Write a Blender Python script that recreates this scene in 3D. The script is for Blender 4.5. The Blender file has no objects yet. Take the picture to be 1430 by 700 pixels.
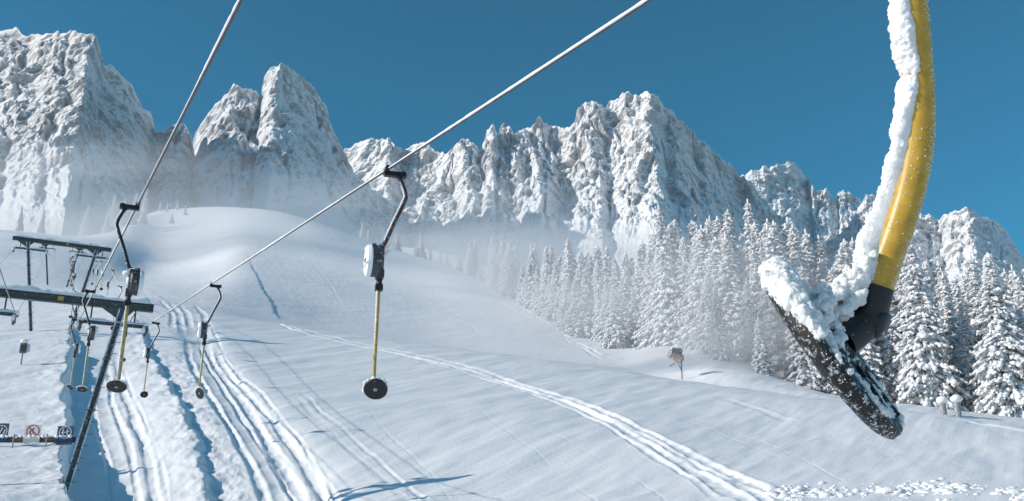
import bpy, bmesh, math, random
import numpy as np
from mathutils import Vector, Matrix, Euler

rng = np.random.default_rng(7)
random.seed(7)
scene = bpy.context.scene
COL = scene.collection
R = math.radians

# ------------------------------------------------------------------ camera
FPX = 1373.0                      # focal length in pixels of the 1430 px wide photograph
PITCH = R(18.0)
CP, SP = math.cos(PITCH), math.sin(PITCH)
cam_d = bpy.data.cameras.new('camera')
cam = bpy.data.objects.new('camera', cam_d)
COL.objects.link(cam)
cam_d.sensor_width = 36.0
cam_d.lens = FPX / 1430.0 * 36.0
cam_d.clip_start = 0.05
cam_d.clip_end = 20000.0
cam.location = (0, 0, 0)
cam.rotation_euler = (R(90) + PITCH, 0, 0)
scene.camera = cam

# ------------------------------------------------------------------ sky, sun, exposure
SUN_AZ, SUN_EL = R(-105.0), R(26.0)
world = bpy.data.worlds.new('World')
scene.world = world
world.use_nodes = True
wn, wl = world.node_tree.nodes, world.node_tree.links
sky = wn.new('ShaderNodeTexSky')
sky.sky_type = 'NISHITA'
sky.sun_disc = False
sky.sun_elevation = SUN_EL
sky.sun_rotation = SUN_AZ
sky.altitude = 1800.0
sky.air_density = 1.0
sky.dust_density = 1.2
sky.ozone_density = 1.5
hsv = wn.new('ShaderNodeHueSaturation')
hsv.inputs['Hue'].default_value = 0.467
hsv.inputs['Saturation'].default_value = 1.78
hsv.inputs['Value'].default_value = 0.84
wl.new(sky.outputs[0], hsv.inputs['Color'])
gam = wn.new('ShaderNodeGamma'); gam.inputs['Gamma'].default_value = 1.2
wl.new(hsv.outputs[0], gam.inputs['Color'])
wl.new(gam.outputs[0], wn['Background'].inputs['Color'])
wn['Background'].inputs['Strength'].default_value = 0.10

sun_d = bpy.data.lights.new('sun', 'SUN')
sun_d.energy = 4.5
sun_d.angle = R(0.53)
sun_d.color = (1.0, 0.90, 0.79)
sun = bpy.data.objects.new('sun', sun_d)
COL.objects.link(sun)
sdir = Vector((math.sin(SUN_AZ) * math.cos(SUN_EL), math.cos(SUN_AZ) * math.cos(SUN_EL), math.sin(SUN_EL)))
sun.rotation_euler = sdir.to_track_quat('Z', 'Y').to_euler()
sun.location = sdir * 60

vs = scene.view_settings
vs.view_transform = 'Standard'
vs.look = 'None'
vs.gamma = 1.0
vs.use_curve_mapping = False
vs.exposure = 0.0
scene.cycles.max_bounces = 6
scene.cycles.diffuse_bounces = 3
scene.cycles.volume_bounces = 2
scene.cycles.volume_step_rate = 2.0

# ------------------------------------------------------------------ maths helpers
def ray(px, py):
    u, v = (px - 715.0) / FPX, (350.0 - py) / FPX
    return np.array([u, CP - v * SP, SP + v * CP])

def at_depth(px, py, d):
    return ray(px, py) * d

def az_te(px, py):
    x, y, z = ray(px, py)
    return math.atan2(x, y), z / math.hypot(x, y)

_G = rng.normal(size=(4096, 3)); _G /= np.linalg.norm(_G, axis=1)[:, None]
_P = rng.integers(0, 4096, 8192)
def noise3(x, y, z):
    """gradient noise, about -0.7..0.7"""
    x, y, z = np.broadcast_arrays(np.asarray(x, float), np.asarray(y, float), np.asarray(z, float))
    xi, yi, zi = np.floor(x).astype(np.int64), np.floor(y).astype(np.int64), np.floor(z).astype(np.int64)
    fx, fy, fz = x - xi, y - yi, z - zi
    u, v, w = (f * f * f * (f * (f * 6 - 15) + 10) for f in (fx, fy, fz))
    def corner(i, j, k):
        h = _P[(_P[(_P[(xi + i) & 4095] + yi + j) & 4095] + zi + k) & 4095]
        g = _G[h]
        return g[..., 0] * (fx - i) + g[..., 1] * (fy - j) + g[..., 2] * (fz - k)
    x00 = corner(0, 0, 0) * (1 - u) + corner(1, 0, 0) * u
    x10 = corner(0, 1, 0) * (1 - u) + corner(1, 1, 0) * u
    x01 = corner(0, 0, 1) * (1 - u) + corner(1, 0, 1) * u
    x11 = corner(0, 1, 1) * (1 - u) + corner(1, 1, 1) * u
    return (x00 * (1 - v) + x10 * v) * (1 - w) + (x01 * (1 - v) + x11 * v) * w

def fbm(x, y, z, octv=4, gain=0.5):
    s, a, f = 0.0, 1.0, 1.0
    for i in range(octv):
        s = s + a * noise3(x * f + 17.3 * i, y * f + 5.1 * i, z * f + 9.7 * i)
        a *= gain; f *= 2.03
    return s

def ridged(x, y, z, octv=4, gain=0.55):
    s, a, f = 0.0, 1.0, 1.0
    for i in range(octv):
        s = s + a * (1.0 - 2.2 * np.abs(noise3(x * f + 31.3 * i, y * f + 7.7 * i, z * f + 3.1 * i)))
        a *= gain; f *= 2.1
    return s

def smooth(e0, e1, x):
    t = np.clip((x - e0) / (e1 - e0), 0, 1)
    return t * t * (3 - 2 * t)

# ------------------------------------------------------------------ mesh helpers
def mesh_np(name, verts, quads=None, tris=None, mats=(), smooth_=True, mat_idx=None):
    me = bpy.data.meshes.new(name)
    verts = np.asarray(verts, np.float32)
    nq = 0 if quads is None else len(quads)
    nt = 0 if tris is None else len(tris)
    me.vertices.add(len(verts))
    me.vertices.foreach_set('co', verts.ravel())
    loops = []
    if nq: loops.append(np.asarray(quads, np.int32).ravel())
    if nt: loops.append(np.asarray(tris, np.int32).ravel())
    loops = np.concatenate(loops)
    me.loops.add(len(loops))
    me.loops.foreach_set('vertex_index', loops)
    me.polygons.add(nq + nt)
    starts = np.concatenate([np.arange(nq) * 4, nq * 4 + np.arange(nt) * 3]).astype(np.int32)
    me.polygons.foreach_set('loop_start', starts)
    if mat_idx is not None:
        me.polygons.foreach_set('material_index', np.asarray(mat_idx, np.int32))
    me.polygons.foreach_set('use_smooth', np.full(nq + nt, smooth_, bool))
    for m in mats: me.materials.append(m)
    me.update(calc_edges=True)
    me.validate()
    return me

class MB:
    """collects shapes for one mesh"""
    def __init__(s): s.v = []; s.f = []
    def add(s, vs_, fs_):
        o = len(s.v)
        s.v += [tuple(map(float, p)) for p in vs_]
        s.f += [tuple(i + o for i in f) for f in fs_]
        return s
    def box(s, c, size, rot=None):
        hx, hy, hz = (a / 2 for a in size)
        pts = [Vector((x * hx, y * hy, z * hz)) for x in (-1, 1) for y in (-1, 1) for z in (-1, 1)]
        if rot is not None: pts = [rot @ p for p in pts]
        c = Vector(c)
        return s.add([p + c for p in pts], [(0, 1, 3, 2), (4, 6, 7, 5), (0, 4, 5, 1), (2, 3, 7, 6), (0, 2, 6, 4), (1, 5, 7, 3)])
    def beam(s, a, b, w, h, up=(0, 0, 1)):
        a, b = Vector(a), Vector(b); d = (b - a); L = d.length; d.normalize()
        x = d.cross(Vector(up)); x.normalize(); z = x.cross(d)
        rot = Matrix((x, d, z)).transposed()
        return s.box((a + b) / 2, (w, L, h), rot)
    def hbeam(s, a, b, w, h, t, up):
        """H section from a to b; up points across the web towards a flange"""
        a, b = Vector(a), Vector(b); d = (b - a).normalized()
        x = d.cross(Vector(up)).normalized(); z = x.cross(d)
        for k in (-1, 1):
            s.beam(a + z * k * (h / 2 - t / 2), b + z * k * (h / 2 - t / 2), w, t, z)
        s.beam(a, b, t, h - 2 * t - 0.004, z)
        return s
    def tube(s, pts, rad, n=12, caps=True):
        pts = [Vector(p) for p in pts]
        if not hasattr(rad, '__len__'): rad = [rad] * len(pts)
        vs_, fs_ = [], []
        t0 = (pts[1] - pts[0]).normalized()
        ref = Vector((0, 0, 1)) if abs(t0.z) < 0.9 else Vector((1, 0, 0))
        nrm = t0.cross(ref).normalized()
        for i, p in enumerate(pts):
            t = (pts[min(i + 1, len(pts) - 1)] - pts[max(i - 1, 0)]).normalized()
            nrm = (nrm - t * nrm.dot(t)).normalized(); bi = t.cross(nrm)
            for k in range(n):
                a = 2 * math.pi * k / n
                vs_.append(p + (nrm * math.cos(a) + bi * math.sin(a)) * rad[i])
        for i in range(len(pts) - 1):
            for k in range(n):
                k2 = (k + 1) % n
                fs_.append((i * n + k, i * n + k2, (i + 1) * n + k2, (i + 1) * n + k))
        if caps:
            fs_.append(tuple(range(n))[::-1]); fs_.append(tuple((len(pts) - 1) * n + k for k in range(n)))
        return s.add(vs_, fs_)
    def lathe(s, c, axis, prof, n=20):
        """prof: list of (offset along axis, radius)"""
        c, ax = Vector(c), Vector(axis).normalized()
        ref = Vector((0, 0, 1)) if abs(ax.z) < 0.9 else Vector((1, 0, 0))
        x = ax.cross(ref).normalized(); y = ax.cross(x)
        vs_, fs_ = [], []
        for (o, r) in prof:
            for k in range(n):
                a = 2 * math.pi * k / n
                vs_.append(c + ax * o + (x * math.cos(a) + y * math.sin(a)) * r)
        for i in range(len(prof) - 1):
            for k in range(n):
                k2 = (k + 1) % n
                fs_.append((i * n + k, i * n + k2, (i + 1) * n + k2, (i + 1) * n + k))
        fs_.append(tuple(range(n))[::-1]); fs_.append(tuple((len(prof) - 1) * n + k for k in range(n)))
        return s.add(vs_, fs_)
    def lump(s, c, size, seed=0, sub=2, amp=0.25, freq=1.6):
        """bumpy snow lump"""
        bm = bmesh.new(); bmesh.ops.create_icosphere(bm, subdivisions=sub, radius=1.0)
        co = np.array([v.co[:] for v in bm.verts])
        fs_ = [tuple(v.index for v in f.verts) for f in bm.faces]; bm.free()
        nz = fbm(co[:, 0] * freq + seed * 7.1, co[:, 1] * freq + seed * 3.3, co[:, 2] * freq, 3)
        co = co * (1 + amp * nz)[:, None] * np.array(size) + np.array(c)
        return s.add(co, fs_)
    def mesh(s, name, mat, smooth_=False):
        me = bpy.data.meshes.new(name)
        me.from_pydata(s.v, [], s.f); me.materials.append(mat)
        bm = bmesh.new(); bm.from_mesh(me); bmesh.ops.recalc_face_normals(bm, faces=bm.faces); bm.to_mesh(me); bm.free()
        if smooth_: me.polygons.foreach_set('use_smooth', [True] * len(me.polygons))
        me.update()
        return me
    def build(s, name, mat, parent=None, smooth_=False):
        return obj(name, s.mesh(name, mat, smooth_), parent)

def obj(name, me, parent=None):
    o = bpy.data.objects.new(name, me); COL.objects.link(o)
    if parent is not None: o.parent = parent
    return o

def tag(o, label, cat, group=None, kind=None):
    if label: o['label'] = label
    if cat: o['category'] = cat
    if group: o['group'] = group
    if kind: o['kind'] = kind
    return o

def empty(name, loc, label, cat, group=None, rz=0.0):
    o = bpy.data.objects.new(name, None); COL.objects.link(o)
    o.empty_display_size = 0.2
    o.location = loc; o.rotation_euler = (0, 0, rz)
    return tag(o, label, cat, group)

def autosmooth(o, ang=40):
    me = o.data
    me.polygons.foreach_set('use_smooth', [True] * len(me.polygons))
    me.set_sharp_from_angle(angle=R(ang))

# ------------------------------------------------------------------ materials
def mat(name):
    m = bpy.data.materials.new(name); m.use_nodes = True
    return m, m.node_tree.nodes, m.node_tree.links, m.node_tree.nodes['Principled BSDF']

def node(nodes, t, **kw):
    n = nodes.new(t)
    for k, v in kw.items(): setattr(n, k, v)
    return n

def noise_node(nodes, links, scale, detail=4, rough=0.55, coord='Object', vec=None, scl=None):
    n = nodes.new('ShaderNodeTexNoise')
    n.inputs['Scale'].default_value = scale; n.inputs['Detail'].default_value = detail; n.inputs['Roughness'].default_value = rough
    if vec is None:
        tc = nodes.new('ShaderNodeTexCoord'); vec = tc.outputs[coord]
    if scl is not None:
        mp = nodes.new('ShaderNodeMapping'); mp.inputs['Scale'].default_value = scl
        links.new(vec, mp.inputs['Vector']); vec = mp.outputs[0]
    links.new(vec, n.inputs['Vector'])
    return n

def ramp(nodes, links, src, p0, p1, c0=(0, 0, 0, 1), c1=(1, 1, 1, 1)):
    r = nodes.new('ShaderNodeValToRGB')
    r.color_ramp.elements[0].position = p0; r.color_ramp.elements[1].position = p1
    r.color_ramp.elements[0].color = c0; r.color_ramp.elements[1].color = c1
    links.new(src, r.inputs[0])
    return r

def bump(nodes, links, bsdf, src, strength, dist, prev=None):
    b = nodes.new('ShaderNodeBump')
    b.inputs['Strength'].default_value = strength; b.inputs['Distance'].default_value = dist
    links.new(src, b.inputs['Height'])
    if prev is not None: links.new(prev.outputs[0], b.inputs['Normal'])
    links.new(b.outputs[0], bsdf.inputs['Normal'])
    return b

# piste snow
M_SNOW, n_, l_, b_ = mat('piste_snow')
b_.inputs['Base Color'].default_value = (0.86, 0.88, 0.91, 1)
b_.inputs['Roughness'].default_value = 0.55
b_.inputs['Specular IOR Level'].default_value = 0.3
tc = n_.new('ShaderNodeTexCoord')
rot = n_.new('ShaderNodeMapping'); rot.inputs['Rotation'].default_value = (0, 0, R(-62))
l_.new(tc.outputs['Object'], rot.inputs['Vector'])
g1 = noise_node(n_, l_, 1.0, 3, 0.6, vec=rot.outputs[0], scl=(0.02, 1.1, 0.02))     # grooming streaks
g2 = noise_node(n_, l_, 6.0, 5, 0.65)                                           # crust
g3 = noise_node(n_, l_, 0.35, 3, 0.5)
bb = bump(n_, l_, b_, g1.outputs[0], 0.4, 0.13)
bb = bump(n_, l_, b_, g2.outputs[0], 0.6, 0.045, bb)
g4 = noise_node(n_, l_, 38.0, 3, 0.7)
bb = bump(n_, l_, b_, g4.outputs[0], 0.5, 0.012, bb)
cr = ramp(n_, l_, g3.outputs[0], 0.35, 0.7, (0.83, 0.855, 0.895, 1), (0.88, 0.895, 0.915, 1))
l_.new(cr.outputs[0], b_.inputs['Base Color'])

# fluffy snow on things
M_FLUFF, n_, l_, b_ = mat('fresh_snow')
b_.inputs['Base Color'].default_value = (0.88, 0.89, 0.91, 1)
b_.inputs['Roughness'].default_value = 0.7
b_.inputs['Specular IOR Level'].default_value = 0.2
g1 = noise_node(n_, l_, 220.0, 3, 0.7); bb = bump(n_, l_, b_, g1.outputs[0], 0.6, 0.004)
g2 = noise_node(n_, l_, 800.0, 2, 0.7); bump(n_, l_, b_, g2.outputs[0], 0.6, 0.0016, bb)
b_.inputs['Subsurface Weight'].default_value = 0.35; b_.inputs['Subsurface Radius'].default_value = (0.7, 0.85, 1.0); b_.inputs['Subsurface Scale'].default_value = 0.008

M_CLUMP, n_, l_, b_ = mat('settled_snow')
b_.inputs['Base Color'].default_value = (0.87, 0.88, 0.905, 1)
b_.inputs['Roughness'].default_value = 0.7
b_.inputs['Specular IOR Level'].default_value = 0.15
g1 = noise_node(n_, l_, 9.0, 4, 0.7); bump(n_, l_, b_, g1.outputs[0], 0.8, 0.06)

# rock and snow of the mountains: rock where it is too steep for snow to hold
M_ROCK, n_, l_, b_ = mat('snowy_dolomite_rock')
b_.inputs['Roughness'].default_value = 0.9
b_.inputs['Specular IOR Level'].default_value = 0.1
tc = n_.new('ShaderNodeTexCoord')
geo = n_.new('ShaderNodeNewGeometry')
sep = n_.new('ShaderNodeSeparateXYZ'); l_.new(geo.outputs['Normal'], sep.inputs[0])
na = noise_node(n_, l_, 0.030, 8, 0.70, vec=tc.outputs['Object'], scl=(1, 1, 0.55))
nb = noise_node(n_, l_, 0.13, 7, 0.78, vec=tc.outputs['Object'], scl=(1, 1, 0.8))
nc_ = noise_node(n_, l_, 0.05, 6, 0.6, vec=tc.outputs['Object'], scl=(1, 1, 0.45)); nc_.noise_type = 'RIDGED_MULTIFRACTAL'; nc_.normalize = True
# steepness plus two noises decide where snow holds: 0 rock .. 1 snow
a1 = n_.new('ShaderNodeMath'); a1.operation = 'MULTIPLY_ADD'; a1.inputs[1].default_value = 0.85; l_.new(na.outputs[0], a1.inputs[0]); l_.new(sep.outputs['Z'], a1.inputs[2])
a2 = n_.new('ShaderNodeMath'); a2.operation = 'MULTIPLY_ADD'; a2.inputs[1].default_value = 0.95; l_.new(nb.outputs[0], a2.inputs[0]); l_.new(a1.outputs[0], a2.inputs[2])
fa = n_.new('ShaderNodeAttribute'); fa.attribute_name = 'snow_fill'
a3 = n_.new('ShaderNodeMath'); a3.operation = 'MULTIPLY_ADD'; a3.inputs[1].default_value = 0.42; l_.new(fa.outputs['Fac'], a3.inputs[0]); l_.new(a2.outputs[0], a3.inputs[2])
dv = n_.new('ShaderNodeMath'); dv.operation = 'MULTIPLY'; dv.inputs[1].default_value = 0.5; l_.new(a3.outputs[0], dv.inputs[0])
sn2 = ramp(n_, l_, dv.outputs[0], 0.23, 0.46)
rk = ramp(n_, l_, nb.outputs[0], 0.3, 0.7, (0.33, 0.332, 0.342, 1), (0.57, 0.566, 0.566, 1))
mx = n_.new('ShaderNodeMix'); mx.data_type = 'RGBA'
l_.new(sn2.outputs[0], mx.inputs[0]); l_.new(rk.outputs[0], mx.inputs[6]); mx.inputs[7].default_value = (0.84, 0.86, 0.89, 1)
l_.new(mx.outputs[2], b_.inputs['Base Color'])
bb = bump(n_, l_, b_, nc_.outputs[0], 0.7, 5.0)
bump(n_, l_, b_, nb.outputs[0], 0.9, 4.5, bb)

def simple(name, col, rough, metal=0.0, nscale=None, namp=0.25, frost=0.0, bumpd=0.0, frost_scale=60):
    m, n, l, b = mat(name)
    b.inputs['Base Color'].default_value = (*col, 1); b.inputs['Roughness'].default_value = rough; b.inputs['Metallic'].default_value = metal
    src = None
    if nscale:
        nn = noise_node(n, l, nscale, 5, 0.65)
        c0 = tuple(c * (1 - namp) for c in col) + (1,); c1 = tuple(min(1, c * (1 + namp)) for c in col) + (1,)
        rr = ramp(n, l, nn.outputs[0], 0.3, 0.7, c0, c1); src = rr.outputs[0]
        l.new(src, b.inputs['Base Color'])
        if bumpd: bump(n, l, b, nn.outputs[0], 0.6, bumpd)
    if frost > 0:        # rime stuck to the surface in specks and patches
        fn = noise_node(n, l, frost_scale, 6, 0.75)
        fr = ramp(n, l, fn.outputs[0], 0.72 - frost * 0.35, 0.80 - frost * 0.3)
        mx = n.new('ShaderNodeMix'); mx.data_type = 'RGBA'
        l.new(fr.outputs[0], mx.inputs[0])
        if src is not None: l.new(src, mx.inputs[6])
        else: mx.inputs[6].default_value = (*col, 1)
        mx.inputs[7].default_value = (0.8, 0.82, 0.86, 1)
        l.new(mx.outputs[2], b.inputs['Base Color'])
        rm = n.new('ShaderNodeMath'); rm.operation = 'MULTIPLY_ADD'; rm.inputs[1].default_value = 0.85 - rough; rm.inputs[2].default_value = rough
        l.new(fr.outputs[0], rm.inputs[0]); l.new(rm.outputs[0], b.inputs['Roughness'])
    return m

M_STEEL = simple('frosted_galvanised_steel', (0.10, 0.108, 0.115), 0.55, 0.1, 8, 0.35, 0.48, 0, 9)
M_STEELB = simple('dark_green_steel', (0.075, 0.088, 0.09), 0.55, 0.1, 6, 0.3, 0.34, 0, 8)
M_EDGE = simple('rimed_steel_edge', (0.42, 0.44, 0.47), 0.7, 0.0, 6, 0.4, 0.7, 0, 5)
M_CABLE = simple('steel_rope', (0.10, 0.10, 0.105), 0.5, 0.6, 90, 0.4, 0.2, 0, 40)
M_ARM = simple('red_brown_painted_tube', (0.075, 0.030, 0.026), 0.45, 0.1, 20, 0.35, 0.40, 0, 24)
M_ARMD = simple('dark_painted_tube', (0.022, 0.018, 0.02), 0.45, 0.1, 20, 0.35, 0.30, 0, 24)
M_BLACK = simple('black_plastic', (0.012, 0.012, 0.014), 0.5, 0, 20, 0.4, 0.30, 0, 26)
M_RUBBER = simple('black_rubber', (0.010, 0.010, 0.011), 0.6, 0, 60, 0.4, 0.52, 0.0015, 130)
M_HOUSING = simple('frosted_grey_housing', (0.055, 0.058, 0.065), 0.5, 0.0, 12, 0.4, 0.42, 0, 16)
M_YELLOW = simple('yellow_plastic_pole', (0.50, 0.305, 0.035), 0.38, 0, 60, 0.22, 0.12, 0, 240)
M_YELLOWF = simple('yellow_plastic_pole_rimed', (0.46, 0.31, 0.06), 0.4, 0, 14, 0.15, 0.42, 0, 22)
M_BARK = simple('spruce_bark', (0.055, 0.042, 0.034), 0.9, 0, 3, 0.4, 0.35, 0, 3)
M_NEEDLE = simple('hoar_frosted_spruce_needles', (0.42, 0.43, 0.435), 0.85, 0, 0.8, 0.35, 1.0, 0, 3)
M_BLUE = simple('blue_sign_plate', (0.018, 0.055, 0.14), 0.5, 0, 6, 0.15)
M_WHITE = simple('white_sign_plate', (0.62, 0.62, 0.63), 0.55, 0, 6, 0.1)
M_RED = simple('red_sign_ink', (0.42, 0.05, 0.05), 0.5)
M_INK = simple('black_sign_ink', (0.03, 0.03, 0.035), 0.5)
M_BROWN = simple('brown_banner_cloth', (0.085, 0.055, 0.045), 0.8, 0, 4, 0.25)
M_GUN = simple('mist_paled_orange_brown_paint', (0.50, 0.36, 0.27), 0.55, 0, 5, 0.25, 0.6, 0, 3)  # lightened base and added frost stand in for mist around the cannon
M_GREY = simple('weathered_grey_metal', (0.26, 0.27, 0.29), 0.55, 0.2, 6, 0.25, 0.45, 0, 6)
M_WOOD = simple('grey_wood', (0.16, 0.12, 0.09), 0.85, 0, 8, 0.3, 0.2, 0, 8)

# ------------------------------------------------------------------ ground: one heightfield, rows of hill profile read by azimuth
EYE = 1.9
K = [
 [(-150,702,38.5),(80,692,40.6),(300,703,38),(715,706,34),(1100,706,30),(1600,706,27)],
 [(-150,575,60),(80,575,60),(300,572,57),(530,577,56),(715,590,52),(900,600,50),(1100,625,47),(1430,650,44),(1600,655,44)],
 [(-150,462,86),(70,460,85.6),(200,443,95),(300,446,98),(450,466,100),(640,489,95),(760,504,90),(880,518,85),(1000,531,80),(1160,549,74),(1300,571,70),(1430,591,68),(1600,602,66)],
 [(-150,440,112),(70,432,115),(200,419,125),(300,428,125),(450,462,122),(640,492,115),(760,509,110),(880,525,103),(1000,540,95),(1160,560,86),(1300,585,80),(1430,606,78),(1600,616,76)],
 [(-150,390,175),(70,399,173),(150,392,220),(215,376,330),(275,372,305),(330,368,265),(450,400,235),(600,432,215),(700,457,190),(800,486,160),(870,510,130),(900,508,118),(1000,512,106),(1100,538,100),(1160,552,95),(1300,572,92),(1430,592,92),(1600,604,90)],
 [(-150,322,400),(0,320,400),(100,332,420),(170,324,460),(212,294,650),(300,288,625),(380,293,570),(440,309,510),(520,340,450),(600,365,400),(700,409,310),(800,459,220),(870,490,165),(940,480,150),(1040,492,140),(1100,522,130),(1160,545,125),(1300,562,125),(1430,582,125),(1600,595,120)],
 [(-150,335,600),(0,332,600),(100,347,600),(170,342,650),(212,312,850),(300,306,850),(380,313,780),(440,326,700),(520,348,640),(600,364,560),(700,402,430),(800,447,320),(870,465,260),(940,456,240),(1040,466,230),(1160,500,220),(1300,530,210),(1430,550,210),(1600,565,200)],
 [(-150,335,1100),(300,322,1100),(600,348,1100),(800,405,1100),(1000,435,1100),(1430,505,1100),(1600,515,1100)],
 [(-150,345,3600),(300,345,3600),(600,352,3600),(800,410,3600),(1000,440,3600),(1430,510,3600),(1600,520,3600)],
]
AZ_IN = np.linspace(R(-33), R(33), 980)
az_all = np.concatenate([np.linspace(-math.pi, R(-33), 70)[:-1], AZ_IN, np.linspace(R(33), math.pi, 70)[1:]])
rr_all = np.concatenate([np.geomspace(0.6, 24, 26)[:-1], np.geomspace(24, 130, 440)[:-1], np.geomspace(130, 800, 210)[:-1], np.geomspace(800, 3600, 26)])
NA, NR = len(az_all), len(rr_all)

def gauss_az(vals, az, sig):
    g = np.linspace(az.min() - 0.2, az.max() + 0.2, 1500)
    v = np.interp(g, az, vals); s = sig / (g[1] - g[0]); n = int(4 * s)
    k = np.exp(-0.5 * (np.arange(-n, n + 1) / s) ** 2); k /= k.sum()
    return g, np.convolve(np.pad(v, n, mode='edge'), k, 'valid')

az_c = np.clip(az_all, R(-37), R(37))
KR, KZ = [np.zeros(NA)], [np.full(NA, -EYE)]
for row in K:
    a, r, z = [], [], []
    for (px, py, rad) in row:
        aa, te = az_te(px, py); a.append(aa); r.append(rad); z.append(te * rad)
    a = np.array(a)
    g, rs = gauss_az(np.array(r), a, R(0.7)); _, zs = gauss_az(np.array(z), a, R(0.7))
    KR.append(np.interp(az_c, g, rs)); KZ.append(np.interp(az_c, g, zs))
KR, KZ = np.array(KR), np.array(KZ)
for i in range(1, len(KR)): KR[i] = np.maximum(KR[i], KR[i - 1] * 1.08 + 0.5)

def pchip_cols(XK, YK, x):
    """monotone cubic through the knots of every column, evaluated on the shared x"""
    h = np.diff(XK, axis=0); d = np.diff(YK, axis=0) / h
    m = np.zeros_like(YK)
    same = (d[:-1] * d[1:]) > 0
    w1, w2 = 2 * h[1:] + h[:-1], h[1:] + 2 * h[:-1]
    with np.errstate(divide='ignore', invalid='ignore'):
        hm = (w1 + w2) / (w1 / d[:-1] + w2 / d[1:])
    m[1:-1] = np.where(same, hm, 0.0)
    m[0], m[-1] = d[0], d[-1]
    out = np.zeros((len(x), XK.shape[1]))
    n = XK.shape[0]
    for i in range(n - 1):
        lo, hi = XK[i], XK[i + 1]
        X = x[:, None]
        sel = (X >= lo) & ((X < hi) if i < n - 2 else (X <= 1e9))
        t = np.clip((X - lo) / (hi - lo), 0, 1)
        t2, t3 = t * t, t * t * t
        v = (2*t3 - 3*t2 + 1) * YK[i] + (t3 - 2*t2 + t) * (hi - lo) * m[i] + (-2*t3 + 3*t2) * YK[i+1] + (t3 - t2) * (hi - lo) * m[i+1]
        out = np.where(sel, v, out)
    return out

Z = pchip_cols(KR, KZ, rr_all)                    # NR x NA
RR, AA = rr_all[:, None], az_all[None, :]
side = smooth(R(38), R(95), np.abs(AA))           # beside and behind the camera the slope runs on and falls away
Z = Z * (1 - side) + (-EYE + 0.10 * RR * np.cos(AA) - 0.02 * RR * np.sin(AA)) * side
X, Y = RR * np.sin(AA), RR * np.cos(AA)

def base_hit(px, py, rmin=24.0):
    """azimuth and distance where the sight line through a pixel first meets the smooth ground"""
    a, te = az_te(px, py)
    j = int(np.argmin(np.abs(az_all - a)))
    i0 = int(np.searchsorted(rr_all, rmin))
    tt = Zb[i0:, j] / rr_all[i0:]
    k = int(np.argmax(tt >= te))
    if tt[k] < te: k = int(np.argmax(tt))
    if k == 0: return a, rr_all[i0]
    f = (te - tt[k - 1]) / max(1e-9, tt[k] - tt[k - 1])
    return a, rr_all[i0 + k - 1] + min(max(f, 0), 1) * (rr_all[i0 + k] - rr_all[i0 + k - 1])
Zb = Z.copy()

fade_far = 1 - smooth(300, 900, RR)
near = smooth(12, 24, RR)
Z = Z + near * (0.95 * noise3(X / 27, Y / 27, 0.3) + 0.0) * fade_far * smooth(20, 60, RR)
ca, sa = math.cos(R(-62)), math.sin(R(-62))       # wind ripples that run down across the slope
u_, w_ = X * ca - Y * sa, X * sa + Y * ca
wind = fbm(u_ / 9.0, w_ / 2.2, 1.7, 3)
ripple = np.clip(noise3(u_ / 2.8, w_ / 0.9, 4.2), -0.15, 1)
Z = Z + near * fade_far * (0.15 * wind + 0.06 * ripple * smooth(0.0, 0.5, noise3(X / 14, Y / 14, 8.8) + 0.1))
# lumpy trodden snow on the left by the lift towers
leftm = smooth(R(-14), R(-24), AA) * (1 - smooth(110, 200, RR))
Z = Z + near * leftm * 0.07 * fbm(X / 1.6, Y / 1.6, 2.0, 3)

def spline(pts, n=24):
    P = np.array(pts, float)
    P = np.vstack([2 * P[0] - P[1], P, 2 * P[-1] - P[-2]])
    out = []
    for i in range(1, len(P) - 2):
        for t in np.linspace(0, 1, n, endpoint=False):
            a, b, c, d = P[i - 1], P[i], P[i + 1], P[i + 2]
            out.append(0.5 * (2 * b + (c - a) * t + (2 * a - 5 * b + 4 * c - d) * t * t + (3 * b - a - 3 * c + d) * t ** 3))
    out.append(P[-2])
    return np.array(out)

def track_line(pix):
    """track centre as azimuth per ground row plus the obliquity factor"""
    h = np.array([base_hit(px, py) for px, py in spline(pix, 10)])
    h = h[np.argsort(h[:, 1])]
    keep = np.concatenate([[True], np.diff(h[:, 1]) > 1e-4]); h = h[keep]
    i0, i1 = np.searchsorted(rr_all, h[0, 1]), np.searchsorted(rr_all, h[-1, 1])
    rows = np.arange(i0, max(i1, i0 + 2))
    r = rr_all[rows]
    ac = np.interp(r, h[:, 1], h[:, 0])
    slope = np.gradient(ac, r) * r
    k = max(1, len(rows) // 60)
    slope = np.convolve(np.pad(slope, k, mode='edge'), np.ones(2 * k + 1) / (2 * k + 1), 'valid')
    return rows, r, ac, 1 / np.sqrt(1 + slope ** 2)

def apply(pix, fn, width):
    rows, r, ac, cosf = track_line(pix)
    tt_ = np.linspace(0, 1, len(rows)); ends = smooth(0, 0.15, tt_) * (1 - smooth(0.8, 1, tt_))
    ca_ = np.where((az_all > ac.min() - width / r.min() / cosf.min()) & (az_all < ac.max() + width / r.min() / cosf.min()))[0]
    if len(ca_) == 0: return
    c0, c1 = ca_[0], ca_[-1] + 1
    d = (az_all[None, c0:c1] - ac[:, None]) * r[:, None] * cosf[:, None]
    Xs, Ys = X[rows][:, c0:c1], Y[rows][:, c0:c1]
    Z[rows[0]:rows[-1] + 1, c0:c1] += fn(d, Xs, Ys) * ends[:, None] * smooth(width * 0.95, width * 0.5, np.abs(d))

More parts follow.
